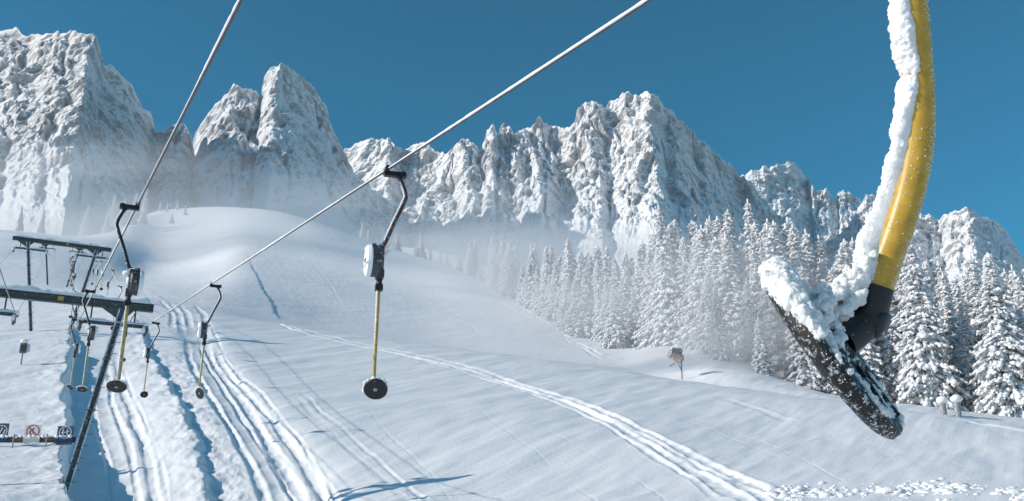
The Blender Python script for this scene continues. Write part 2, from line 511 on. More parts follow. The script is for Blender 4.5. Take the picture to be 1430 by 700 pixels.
def groove(depth, w, berm=0.32, rough=0.45):
    def f(d, x, y):
        sd_ = float(w * 37 + depth * 91)
        d = d + 0.22 * noise3(x / 7.0, y / 7.0, 3.3 + sd_) + 0.05 * noise3(x / 1.3, y / 1.3, 2.3 + sd_)
        wv = w * (1 + 0.7 * noise3(x / 5.0, y / 5.0, 8.3 + sd_))
        life = smooth(-0.42, 0.10, noise3(x / 9.0, y / 9.0, 5.3 + sd_))
        v = -depth * np.exp(-(d / wv) ** 4) + berm * depth * (np.exp(-((d - 1.6 * wv) / (0.5 * wv)) ** 2) + 0.6 * np.exp(-((d + 1.6 * wv) / (0.5 * wv)) ** 2))
        v = v * (np.maximum(life, 0.65) if depth > 0.08 and w < 0.3 else life)
        if rough: v = v * (1 + rough * 2 * noise3(x * 1.7, y * 1.7, 1.1 + sd_)) + 0.25 * rough * depth * fbm(x * 3.5, y * 3.5, 1.1 + sd_, 2) * np.exp(-(d / (2.6 * w)) ** 2)
        return v
    return f

def step(height, soft, reach, rough=0.08, seed=0.0, cut=0.0):
    """bank: high on the left, drops to the right and fades back over the reach"""
    def f(d, x, y):
        d = d + 0.45 * noise3(x / 4.1, y / 4.1, 5 + seed) + 0.30 * noise3(x * 0.9, y * 0.9, 6 + seed) + 0.15 * noise3(x * 2.6, y * 2.6, 6 + seed)
        up = height * 0.55 * np.exp(-np.maximum(-d, 0) / (reach * 0.7)) * smooth(soft, 0, d)
        dn = -height * 0.45 * smooth(0, soft, d) * np.exp(-np.maximum(d, 0) / reach)
        if cut: dn = dn * (1 + cut * smooth(53, 42, np.hypot(x, y)))       # deeper cut near the lower tower, shaped to widen the bank's shade
        return up + dn + rough * fbm(x * 1.3, y * 1.3, 7 + seed, 3) * np.exp(-(d / 1.6) ** 2)
    return f

def churn(amp, w, seed=0):
    def f(d, x, y):
        return amp * fbm(x * 1.5, y * 1.5, seed + 0.5, 4, 0.6) * np.exp(-(d / w) ** 4)
    return f

# banks and trenches beside the tow lanes
apply([(100,448),(93,490),(86,540),(83,600),(82,650),(84,720)], step(1.0, 0.6, 5.0, 0.12, 1, 3.2), 14)
apply([(185,440),(200,480),(222,530),(250,585),(272,640),(300,720)], step(0.55, 0.7, 2.6, 0.16, 2), 8)
apply([(238,470),(252,520),(272,575),(300,640),(330,715)], churn(0.16, 1.1, 3), 3)
apply([(342,352),(350,372),(362,396),(374,420),(388,446)], step(0.24, 0.6, 6.0, 0.04, 4), 20)
# tow lane ruts
def trough(depth, w):
    def f(d, x, y):
        d = d + 0.35 * noise3(x / 5, y / 5, 2.2)
        return -depth * np.exp(-(np.abs(d) / w) ** 3) * (1 + 0.4 * noise3(x / 4, y / 4, 6.6)) + 0.05 * fbm(x * 1.2, y * 1.2, 3.0, 3) * np.exp(-(d / (1.3 * w)) ** 4)
    return f
apply([(262,440),(278,470),(300,512),(336,566),(378,618),(425,675),(452,722)], trough(.30, 1.35), 5)
apply([(150,470),(158,520),(176,580),(203,645),(232,722)], trough(.18, 1.1), 4)
apply([(120,490),(128,540),(143,598),(162,650),(184,722)], trough(.14, .7), 4)
for pix, dp, w in [
  ([(118,500),(127,550),(141,600),(160,650),(183,722)], .15, .15),
  ([(150,470),(152,520),(164,575),(185,640),(212,722)], .17, .16), ([(160,470),(168,520),(186,580),(210,640),(240,722)], .26, .26), ([(166,490),(178,530),(198,585),(226,648),(256,722)], .10, .13),
  ([(262,460),(264,490),(283,535),(312,585),(352,645),(396,722)], .30, .24),
  ([(276,455),(288,497),(316,547),(352,600),(394,656),(424,700)], .20, .16), ([(283,455),(299,500),(330,550),(368,603),(408,660),(442,722)], .30, .34),
  ([(296,470),(312,505),(350,555),(395,605),(438,660),(480,722)], .30, .24),
  ([(288,440),(300,465),(326,510),(372,565),(424,625),(462,680)], .10, .13), ([(300,470),(322,508),(366,562),(412,612),(458,668),(500,722)], .07, .12),
  ([(250,425),(262,445),(268,462)], .16, .3), ([(235,420),(250,445),(256,470)], .16, .3), ([(270,425),(285,445),(292,470)], .16, .3), ([(222,418),(238,440),(243,465)], .14, .3),
  # faint ski marks that wander over the piste
  ([(420,440),(520,452),(640,470)], .05, .16), ([(430,330),(520,372),(610,420),(680,470)], .12, .3), ([(470,335),(560,380),(660,435)], .10, .28), ([(390,320),(440,370),(480,430)], .10, .3),
  ([(560,520),(640,560),(720,610),(800,670),(850,720)], .018, .09), ([(640,560),(760,600),(880,660),(960,720)], .02, .09), ([(850,540),(960,575),(1080,620),(1200,680)], .02, .1),
  ([(500,560),(540,610),(600,660),(660,720)], .02, .09), ([(1000,560),(1120,590),(1260,630),(1400,668)], .018, .09), ([(760,520),(850,545),(980,590),(1120,650)], .022, .1),
  # the ski track that sweeps across the piste
  ([(300,428),(345,436),(380,448),(408,465),(470,480),(560,497),(640,513),(700,530),(755,548),(800,563),(860,592),(925,628),(985,662),(1035,692),(1070,715)], .22, .30),
  ([(372,446),(398,458),(440,470),(540,490),(640,508),(720,531),(790,553),(850,575),(925,610),(990,643),(1050,670),(1120,708)], .20, .32),
  ([(520,487),(600,502),(690,524),(760,546),(830,575),(900,606),(960,638),(1030,672),(1092,712)], .16, .24),
  ([(404,463),(500,484),(640,517),(740,548),(820,580),(890,618),(950,655),(1010,695)], .10, .2),
  # old fainter tracks
  ([(400,545),(440,590),(500,640),(570,695),(600,720)], .05, .16), ([(410,545),(455,590),(520,640),(590,690),(630,720)], .06, .18),
  ([(205,412),(300,424),(380,430),(450,436),(560,446)], .12, .5),
  ([(575,352),(640,380),(700,412),(770,457),(830,492),(868,511)], .30, .55), ([(640,392),(700,425),(760,455),(815,488),(845,508)], .26, .5),
  ([(1255,570),(1330,580),(1430,600),(1500,612)], .14, .3),
  ([(560,330),(600,352),(650,378)], .3, .6),
  ([(990,540),(1050,560),(1110,585)], .07, .4),
]:
    apply(pix, groove(dp * 0.56, w * 0.8), 2.5)
# ploughed crumbs of snow in the lower right corner
apply([(1430,676),(1330,676),(1250,680),(1120,690),(1040,708)], churn(0.0, .5, 9), 2)

gv = np.stack([X, Y, Z], -1).reshape(-1, 3)
ii, jj = np.meshgrid(np.arange(NR - 1), np.arange(NA - 1), indexing='ij')
a = ii * NA + jj
quads = np.stack([a, a + 1, a + NA + 1, a + NA], -1).reshape(-1, 4)[:, ::-1]
gv = np.vstack([gv, [[0, 0, -EYE]]])
jn = np.arange(NA - 1)
tris = np.stack([np.full(NA - 1, len(gv) - 1), jn + 1, jn], -1)[:, ::-1]
ground = obj('snow_slope', mesh_np('snow_slope', gv, quads, tris, [M_SNOW]))
tag(ground, 'wide groomed snow slope crossed by ski tracks', None, kind='structure')

def gz(x, y):
    r, a_ = math.hypot(x, y), math.atan2(x, y)
    i = min(max(np.searchsorted(rr_all, r) - 1, 0), NR - 2); j = min(max(np.searchsorted(az_all, a_) - 1, 0), NA - 2)
    f = min(max((r - rr_all[i]) / (rr_all[i + 1] - rr_all[i]), 0), 1); g = (a_ - az_all[j]) / (az_all[j + 1] - az_all[j])
    return float((Z[i, j] * (1 - f) + Z[i + 1, j] * f) * (1 - g) + (Z[i, j + 1] * (1 - f) + Z[i + 1, j + 1] * f) * g)

def on_ground(px, py, rmin=24.0):
    a_, r = base_hit(px, py, rmin)
    x, y = r * math.sin(a_), r * math.cos(a_)
    return Vector((x, y, gz(x, y)))

# ------------------------------------------------------------------ mountains: rock walls with their own depth and back side
def mountain(name, label, crest, base_y, Rc, Rb, cols, rows_, seed, pillar=1.0, gexp=1.6, jag=1.0, rock_t=0.35, prow=None, flute=2.0):
    cp = np.array(crest, float)
    px = np.linspace(cp[0, 0], cp[-1, 0], cols)
    cy = np.interp(px, cp[:, 0], cp[:, 1])
    azs, tes, azb, teb = [], [], [], []
    for x, y in zip(px, cy):
        a_, t_ = az_te(x, y); azs.append(a_); tes.append(t_)
        a_, t_ = az_te(x, base_y); teb.append(t_)
    azs, tes, teb = map(np.array, (azs, tes, teb))
    s = azs * Rc
    rc = Rc * (1 + 0.05 * noise3(s / 500, seed, 0.5))
    if prow:
        pa = np.array(prow, float); dp_ = np.interp(px, pa[:, 0], pa[:, 1]); rc = rc + dp_
    zc = tes * rc
    zc = zc + jag * (14 * (np.abs(noise3(s / 30, seed, 2.5)) - .2) * -1.0 + 9 * noise3(s / 13, seed, 3.5) + 5 * noise3(s / 6, seed, 4.5))
    rb = Rb * (1 + 0.04 * noise3(s / 420, seed + 5, 0.5)); rb = rb + (0.8 * dp_ if prow else 0); zb = teb * rb - 25
    t = np.linspace(0, 1, rows_)[:, None]
    g = 1 - (1 - t) ** gexp
    # ledges: the wall steps back in bands
    r = rb + (rc - rb) * g
    z = zb + (zc - zb) * t
    S = np.broadcast_to(s[None, :], z.shape)
    top = 1 - smooth(0.955, 1.0, t)
    wall = (0.12 + 0.88 * smooth(0.08, rock_t, t)) * smooth(0, 0.05, t) * top
    wx = S + 30 * fbm(S / 140, z / 200, seed + 1.0, 2)
    wz = z + 45 * fbm(S / 180, z / 180, seed + 2.0, 2)
    lean = noise3(S / 600, seed, 7.7) * 1.2
    wx = wx + lean * (z - z.min()) * 0.35
    rib1 = ridged(wx / 190, wz / (190 * flute * 1.6), seed + 0.2, 1)
    rib2 = ridged(wx / 74, wz / (74 * flute), seed + 3.2, 2, 0.5)
    rib3 = ridged(wx / 27, wz / (24 * (0.4 + 0.6 * flute)), seed + 6.2, 2, 0.55)
    rough = ridged(wx / 10, wz / 9, seed + 9.2, 2, 0.6)
    block = np.abs(noise3(wx / 48, wz / 36, seed + 15.0)) - np.abs(noise3(wx / 60 + 9, wz / 44, seed + 17.0))
    disp = pillar * (70 * (rib1 - 0.45) * (1.25 - 0.5 * t) + 32 * (rib2 - 0.6)) * (0.35 + 0.65 * smooth(0.05, rock_t, t)) / np.maximum(wall, 0.2)
    disp = np.minimum(np.abs(disp), 150) * np.sign(disp)
    crack = np.exp(-(noise3(wx / 55, wz / 420, seed + 40.0) / 0.05) ** 2)          # deep vertical clefts
    disp = disp + 15.0 * (rib3 - 0.6) + 5.5 * (rough - 0.6) + 40 * block - 13 * crack
    gul = np.clip(0.55 - 0.75 * rib1 - 0.0 * t, -1, 1) * 0.6 + np.clip(0.35 - 0.8 * rib2, -1, 1) * 0.8 + 1.3 * (1 - smooth(0.12, rock_t + 0.15, t + 0.10 * fbm(S / 90, z / 90, seed + 30.0, 2)))
    gul = np.clip(gul, -0.4, 1.3)
    r = r - disp * wall
    # lateral shift so ribs overhang a little
    A = azs[None, :] + (9 * fbm(S / 45, z / 45, seed + 20.0, 2) * wall) / Rc
    z = z + 3 * wall * fbm(S / 22, z / 16, seed + 25.0, 2)
    # back of the mountain
    rbk = np.stack([rc + 60, rc + 260, rc + 700]); zbk = np.stack([zc - 40, zc - 230, zc - 800])
    r = np.vstack([r, rbk]); z = np.vstack([z, zbk]); A = np.vstack([A, np.repeat(azs[None, :], 3, 0)])
    gul = np.vstack([gul[:1], gul, np.repeat(gul[-1:], 3, 0)])
    r = np.vstack([rb[None] - 60, r]); z = np.vstack([zb[None] - 500, z]); A = np.vstack([azs[None], A])   # foot buried in the ground
    V = np.stack([r * np.sin(A), r * np.cos(A), z], -1)
    nr, nc = r.shape
    i2, j2 = np.meshgrid(np.arange(nr - 1), np.arange(nc - 1), indexing='ij')
    a2_ = i2 * nc + j2
    q = np.stack([a2_, a2_ + 1, a2_ + nc + 1, a2_ + nc], -1).reshape(-1, 4)
    o = obj(name, mesh_np(name, V.reshape(-1, 3), q, None, [M_ROCK], False))
    at_ = o.data.attributes.new('snow_fill', 'FLOAT', 'POINT'); at_.data.foreach_set('value', gul.ravel().astype(np.float32))
    return tag(o, label, None, kind='structure')

mountain('mountain', 'broad snow-plastered rock massif filling the upper left corner',
  [(-190,30),(-80,34),(0,42),(22,41),(28,48),(60,49),(78,46),(100,50),(118,49),(130,51),(138,62),(142,78),(144,92),(160,98),(172,110),(184,118),(190,135),(197,150),(210,158),(214,172),(219,186),(240,178),(256,176),(265,198),(276,240),(300,262),(340,285),(380,310)],
  350, 1500, 930, 430, 250, 11.0, 0.6, 1.35, 0.9, 0.35, [(-190,420),(-60,250),(60,60),(128,-60),(150,30),(196,150),(214,260),(240,200),(262,240),(380,420)], 1.1)
mountain('mountain', 'twin-topped rounded rock tower with a shaded snow apron',
  [(215,262),(240,262),(255,250),(266,210),(272,186),(280,172),(290,160),(300,148),(318,135),(331,124),(338,126),(345,129),(358,128),(365,135),(368,113),(377,101),(392,97),(410,102),(430,120),(445,138),(456,152),(461,172),(470,192),(478,214),(492,240),(520,268),(570,300)],
  335, 1750, 1150, 300, 200, 23.0, 0.85, 1.25, 1.0, 0.5, [(215,330),(262,230),(300,90),(332,-10),(364,30),(372,10),(388,-20),(420,90),(460,230),(480,320),(570,420)], 1.3)
mountain('mountain', 'long jagged chain of snow-dusted rock spires above the forest',
  [(420,262),(455,238),(480,214),(497,203),(512,198),(528,196),(546,199),(551,212),(565,208),(580,200),(597,200),(608,211),(625,216),(640,206),(652,199),(665,207),(672,211),(680,184),(688,173),(695,187),(700,175),(711,182),(720,193),(728,185),(735,180),(745,177),(753,164),(760,172),(772,178),(785,189),(795,185),(803,175),(806,157),(815,150),(830,147),(842,155),(848,150),(858,139),(870,134),(885,137),(895,131),(912,128),(921,141),(935,153),(950,173),(965,190),(985,205),(1005,225),(1025,241),(1050,262),(1080,300),(1110,330)],
  352, 2350, 1650, 620, 240, 37.0, 1.35, 1.75, 1.5, 0.35, [(420,420),(500,330),(548,250),(560,280),(600,190),(645,90),(688,0),(706,90),(735,50),(753,0),(778,100),(808,10),(836,-30),(850,50),(880,-10),(908,-80),(930,20),(985,120),(1030,230),(1110,300)], 1.9)
mountain('mountain', 'bluish shaded peak in the distance behind the tall spruces',
  [(960,262),(1000,254),(1035,245),(1060,237),(1080,231),(1098,224),(1110,228),(1120,240),(1130,254),(1138,266),(1150,266),(1163,273),(1178,267),(1192,274),(1205,281),(1228,275),(1250,290),(1275,300),(1300,330),(1340,370)],
  420, 3300, 2500, 300, 130, 51.0, 0.7, 1.4, 1.6, 0.35, [(960,-300),(1090,0),(1128,140),(1134,40),(1180,120),(1340,400)], 1.2)
mountain('mountain', 'small snowy rock peak at the right edge above the trees',
  [(1150,345),(1180,322),(1200,288),(1210,273),(1222,271),(1238,281),(1280,290),(1300,301),(1313,312),(1318,300),(1332,297),(1350,291),(1365,298),(1390,309),(1405,322),(1415,340),(1430,364),(1460,392),(1500,410),(1560,420)],
  430, 2600, 1900, 300, 140, 67.0, 0.7, 1.5, 1.0, 0.35, [(1150,100),(1210,0),(1235,90),(1310,160),(1322,60),(1352,0),(1390,90),(1440,230),(1560,350)], 1.3)

# ------------------------------------------------------------------ snow-laden spruces
def make_spruce(seed, H=20.0, Rmax=2.9, full=1.0, snow=0.86):
    g = np.random.default_rng(seed)
    sv, st, nv, ntr = [], [], [], []
    ns = nn = 0
    z = 0.05 * H
    ring = np.array([[math.cos(a), math.sin(a), 0] for a in np.linspace(0, 2 * math.pi, 6, endpoint=False)])
    pad_t = np.array([(0, k + 1, (k + 1) % 6 + 1) for k in range(6)] + [(7, (k + 1) % 6 + 1, k + 1) for k in range(6)])
    lobe = g.uniform(0, 6.28, 3)
    while z < 0.975 * H:
        f = 1 - z / H
        L0 = Rmax * (f ** 0.78) * (1.0 - 0.25 * max(0, (0.16 - z / H) / 0.16))
        nb = int(round((4 + 6.5 * f ** 0.6) * full))
        a0 = g.uniform(0, 6.28)
        for k in range(nb):
            az = a0 + 2 * math.pi * (k + g.uniform(-0.3, 0.3)) / nb
            L = max(0.22, L0 * g.uniform(0.55, 1.18) * (1 + 0.20 * math.sin(2 * az + lobe[0] + z * 0.7) * math.sin(z * 1.1 + lobe[1]) + 0.10 * math.sin(3 * az + z * 2.3 + lobe[2])))
            rise = (0.45 - 0.95 * f ** 0.5) * L * g.uniform(0.75, 1.25)
            droop = 0.30 * L * g.uniform(0.4, 1.8)
            zb = z + g.uniform(-0.2, 0.2)
            n = max(2, int(L / 0.30))
            ca, sa = math.cos(az), math.sin(az)
            for i in range(n):
                t = (i + 0.7 + g.uniform(-0.3, 0.3)) / n
                if t < 0.25 and L > 1.2: continue
                wid = 0.30 * L * (1 - 0.55 * t)
                for side_ in ((0,) if (L < 1.0 or t > 0.85) else (0, g.choice([-1, 1]))):
                    off = side_ * wid * g.uniform(0.5, 1.0) + g.uniform(-0.06, 0.06)
                    rad = t * L
                    p = np.array([ca * rad - sa * off, sa * rad + ca * off, zb + rise * t - droop * t * t - 0.10 * abs(off)])
                    sz = g.uniform(0.22, 0.46) * (0.75 + 0.4 * f)
                    dirv = np.array([ca, sa, (rise - 2 * droop * t) / L]); dirv /= np.linalg.norm(dirv)
                    latv = np.array([-sa, ca, g.uniform(-.3, .3)]); upv = np.cross(dirv, latv)
                    B = np.stack([dirv * sz * g.uniform(1.0, 1.6), latv * sz * g.uniform(0.7, 1.1), upv * sz])
                    if g.random() < snow:
                        loc = np.vstack([[0, 0, 0.60], ring * g.uniform(0.7, 1.2, (6, 1)) + [0, 0, -0.1], [0, 0, -0.35]])
                        loc += g.normal(0, 0.10, loc.shape)
                        sv.append(p + loc @ B + [0, 0, 0.05]); st.append(pad_t + ns); ns += 8
                    # hanging needle sprays under the snow
                    for q in range(2):
                        o = g.uniform(-1, 1, 3) * sz * 0.9; o[2] = -abs(o[2]) * 0.2
                        d = dirv * g.uniform(0.2, 1.1) + latv * g.uniform(-0.9, 0.9) + np.array([0, 0, -g.uniform(0.35, 1.2)])
                        d = d / np.linalg.norm(d) * sz * g.uniform(0.9, 1.6)
                        wv = np.cross(d, g.normal(size=3)); wv = wv / (np.linalg.norm(wv) + 1e-6) * sz * 0.42
                        b0 = p + o
                        nv.append(np.array([b0 - wv, b0 + wv, b0 + d * 0.6 + wv * 0.8, b0 + d])); ntr.append(np.array([(0, 1, 2), (0, 2, 3)]) + nn); nn += 4
        z += g.uniform(0.28, 0.62) * (0.65 + 0.5 * f)
    top = MB().lump((0, 0, H * 0.985), (0.13, 0.13, 0.55), seed, 1)
    sv.append(np.array(top.v)); st.append(np.array(top.f) + ns)
    sm = mesh_np('snow_load', np.vstack(sv), None, np.vstack(st), [M_CLUMP], True)
    nm = mesh_np('crown', np.vstack(nv), None, np.vstack(ntr), [M_NEEDLE], False)
    tb = MB()
    tb.tube([(0, 0, -1.5), (0, 0, 0.3), (0.04, 0.02, H * 0.4), (0, 0, H * 0.8), (0, 0, H * 0.99)], [0.30, 0.24, 0.17, 0.08, 0.02], 8)
    for k in range(14):                       # a few bare limbs low on the trunk
        a = g.uniform(0, 6.28); zz = g.uniform(0.04, 0.6) * H; L = Rmax * 0.6 * (1 - zz / H)
        tb.tube([(0, 0, zz), (math.cos(a) * L * .5, math.sin(a) * L * .5, zz + .02), (math.cos(a) * L, math.sin(a) * L, zz - .15 * L)], [.05, .035, .012], 5)
    return sm, nm, tb.mesh('trunk', M_BARK, True)

SPR = [make_spruce(100 + i, 20.0, [3.1, 3.6, 2.7, 3.3, 2.9, 3.9, 2.6, 3.4][i], [1, 1.05, .95, 1, .9, 1.1, 1, .95][i], [.96, .92, .96, .9, .97, .93, .96, .92][i]) for i in range(8)]
SPR_S = [make_spruce(200 + i, 12.0, [2.2, 1.9, 2.5][i], 0.85, .92) for i in range(3)]

def place_spruce(x, y, h, label, group, small=False, var=None, wide=1.0, sink=0.3):
    pool, H = (SPR_S, 12.0) if small else (SPR, 20.0)
    k = var if var is not None else random.randrange(len(pool))
    sm, nm, tm = pool[k]
    e = empty('spruce_tree', (x, y, gz(x, y) - sink), label, 'tree', group, random.uniform(0, 6.28))
    s = h / H; w = s * wide * random.uniform(0.95, 1.35)
    e.scale = (w, w, s); e.rotation_euler[0] = R(random.gauss(0, 1.6)); e.rotation_euler[1] = R(random.gauss(0, 1.6))
    obj('trunk', tm, e); c = obj('crown', nm, e); obj('snow_load', sm, c)
    return e

def polar(px, r, py=450):
    a_, _ = az_te(px, py)
    return r * math.sin(a_), r * math.cos(a_)

TOPS = np.array([(440,312),(490,306),(520,312),(560,320),(600,330),(640,340),(665,334),(690,330),(720,334),(760,338),(800,338),(840,345),(870,348),(900,332),(920,305),(938,285),(955,310),(975,300),(1000,292),(1015,286),(1035,300),(1060,288),(1085,295),(1110,300),(1135,302),(1150,310),(1165,322),(1190,330),(1215,335),(1240,335),(1268,320),(1285,325),(1305,340),(1330,356),(1350,365),(1370,352),(1395,345),(1415,352),(1430,350),(1500,350)], float)
EDGE = np.array([(470,720),(500,655),(540,590),(580,520),(620,440),(660,362),(700,300),(740,245),(790,205),(830,180),(870,162),(900,152),(960,142),(1000,128),(1050,121),(1090,116),(1150,112),(1230,108),(1300,106),(1360,106),(1440,104),(1520,104)], float)

def forest_label(px, r, front):
    if px < 560: return 'small hazy spruce on the ridge right of the hill top', 'spruces on the far ridge'
    if px < 700: return 'white spruce at the misty far end of the forest', 'spruces at the misty far forest edge'
    if px < 880:
        return ('snowy spruce on the forest edge left of the cannon', 'forest edge left of the snow cannon') if front else ('snowy spruce behind the edge row left of the cannon', 'forest interior left of the snow cannon')
    if px < 1100:
        return ('tall snowy spruce on the forest edge behind the cannon', 'forest edge behind the snow cannon') if front else ('tall snowy spruce over the edge row behind the cannon', 'forest interior behind the snow cannon')
    return ('snowy spruce on the forest edge right of the pole', 'forest edge at the right') if front else ('snowy spruce behind the edge row right of the pole', 'forest interior at the right')

fr = random.Random(3)
EDGE_TREES = {}
def grow(px, r, frac, front, var=None):
    x, y = polar(px, r, 480)
    a_ = math.atan2(x, y)
    zb = gz(x, y)
    py = np.interp(px, TOPS[:, 0], TOPS[:, 1])
    top = az_te(px, py + frac)[1] * r
    hmax = 27 if px > 700 else 19
    h = min(max(top - zb, 7.0), hmax) * fr.uniform(0.90, 1.05)
    lab, grp = forest_label(px, r, front)
    t_ = place_spruce(x, y, h, lab, grp, h < 9.5, None if var is None else var, fr.uniform(0.95, 1.2))
    EDGE_TREES.setdefault(grp, []).append((px, t_))

# rows from the edge backwards; spacing follows distance so trees stand metres apart
for row, (dr, jit, frac0, frac1, keep, gap) in enumerate([(0, 3, 40, 110, .82, 3.6), (5, 3, 15, 80, .9, 3.7), (11, 4, 5, 50, .92, 3.9), (19, 4, -4, 30, .92, 4.0), (29, 5, -6, 24, .95, 3.9), (40, 6, -6, 18, .95, 4.0), (54, 7, -4, 22, .95, 4.4)]):
    px = 468.0
    while px < 1460:
        r = float(np.interp(px, EDGE[:, 0], EDGE[:, 1])) + dr * (1 + max(0, 700 - px) / 400)
        stepx = gap * (1.0 + max(0, r - 250) / 160) * FPX / r
        q = px + fr.uniform(-0.35, 0.35) * stepx
        px += stepx * fr.uniform(0.8, 1.25)
        if fr.random() > (keep if q > 660 else (0.8 if row < 4 else 0.0)): continue
        if 895 < q < 985 and row == 0: continue          # the clearing with the snow cannon
        scale_f = min(1.0, 150.0 / r) if q > 660 else 0.7
        grow(q, r + fr.uniform(-jit, jit), fr.uniform(frac0, frac1) * scale_f, row < 2)

ORD = 'leftmost second third fourth fifth sixth seventh eighth ninth tenth eleventh twelfth thirteenth fourteenth fifteenth sixteenth seventeenth eighteenth nineteenth twentieth'.split()
_n = 'first second third fourth fifth sixth seventh eighth ninth'.split()
ORD += ['twenty-' + w for w in 'first second third fourth fifth sixth seventh eighth ninth'.split()] + ['thirtieth'] + ['thirty-' + w for w in _n] + ['fortieth'] + ['forty-' + w for w in _n]
for grp, lst in EDGE_TREES.items():
    for k, (px, t_) in enumerate(sorted(lst, key=lambda a: a[0])):
        if k < len(ORD):
            t_['label'] = (ORD[k] + ' ' + t_['label']) if k == 0 else ORD[k] + ' from the left, ' + t_['label']
# trees of their own that the photograph singles out
def single(px, r, ptop, label, var, wide=1.0, small=False):
    x, y = polar(px, r, 480 if px > 600 else 305)
    h = az_te(px, ptop)[1] * r - gz(x, y)
    place_spruce(x, y, max(h, 6), label, 'spruces that stand out', small, var, wide)
single(937, 152, 284, 'tallest spruce spike rising over the forest left of the black platter', 2, 0.95)
single(1288, 104, 322, 'tall snow-laden spruce just right of the black boot of the near platter', 3, 1.0)
single(1395, 101, 346, 'wide spruce with drooping white boughs near the right edge', 5, 1.1)
single(1062, 112, 440, 'low bushy snow-buried spruce below the near platter', 1, 1.25, True)
single(1005, 118, 395, 'shorter full spruce between the snow cannon and the near platter', 0, 1.15)
single(860, 160, 395, 'rounded spruce at the left end of the snow cannon clearing', 1, 1.1)
for k, (px, r, pt) in enumerate([(246, 600, 279), (232, 580, 291), (258, 540, 300), (240, 500, 306), (222, 600, 283)]):
    single(px, r, pt, ['tallest small spruce on the sunlit shoulder of the hill top', 'small spruce left of the tallest on the sunlit hill shoulder', 'small spruce furthest right on the sunlit hill shoulder', 'lowest small spruce on the sunlit hill shoulder', 'leftmost small spruce on the sunlit hill shoulder'][k], None, 1.1, True)
for k, (px, r, pt) in enumerate(sorted([(186, 470, 268), (200, 480, 262), (172, 470, 276), (160, 450, 272), (150, 440, 290), (120, 430, 286), (30, 420, 285), (60, 425, 292)])):
    single(px, r, pt, ORD[k] + (' ' if k == 0 else ' from the left, ') + 'hazy spruce in the misty hollow left of the hill', None, 1.0)

# ------------------------------------------------------------------ drag lift: towers
LDIR = Vector((-0.431, 0.9025, 0)); PERP = Vector((0.9025, 0.431, 0)); RZ = math.atan2(0.431, 0.9025)
H_T = 7.3
TOW = [Vector((-17.7, 36.45, 2.62)), Vector((-37.1, 77.1, 18.3)), Vector((-75.0, 156.0, 0))]
TOW[2].z = az_te(72, 401)[1] * math.hypot(75, 156)
SH_X = (-3.5, -1.1, 1.1, 3.5)
SH_Z = H_T - 0.95

def snow_strip(p0, p1, w, h, n, seed, name, parent, gaps=0.0):
    """lumpy ridge of settled snow along a beam"""
    p0, p1 = Vector(p0), Vector(p1); d = (p1 - p0); L = d.length; d.normalize()
    x = d.cross(Vector((0, 0, 1))).normalized()
    m = 9
    t = np.linspace(0, 1, n)
    hh = h * np.clip(0.75 + 0.9 * fbm(t * L * 1.1 + seed, seed * 1.7, 0.5, 3), 0.12, 2)
    if gaps: hh = hh * smooth(-gaps, 0.15, noise3(t * L * 0.8, seed + 4.4, 0.5) + 0.2)
    hh *= smooth(0, 0.03, t) * smooth(1, 0.97, t)
    vs_, fs_ = [], []
    for i in range(n):
        c = p0 + d * (L * t[i])
        for k in range(m):
            a = math.pi * k / (m - 1)
            wob = 1 + 0.25 * float(noise3(t[i] * L * 2.5, k * 0.5, seed))
            vs_.append(c + x * (math.cos(a) * w * 0.5 * wob) + Vector((0, 0, max(0.004, math.sin(a) * hh[i] * wob) - (0.01 if k in (0, m - 1) else 0))))
    for i in range(n - 1):
        for k in range(m - 1):
            fs_.append((i * m + k, i * m + k + 1, (i + 1) * m + k + 1, (i + 1) * m + k))
    return MB().add(vs_, fs_).build(name, M_FLUFF, parent, True)

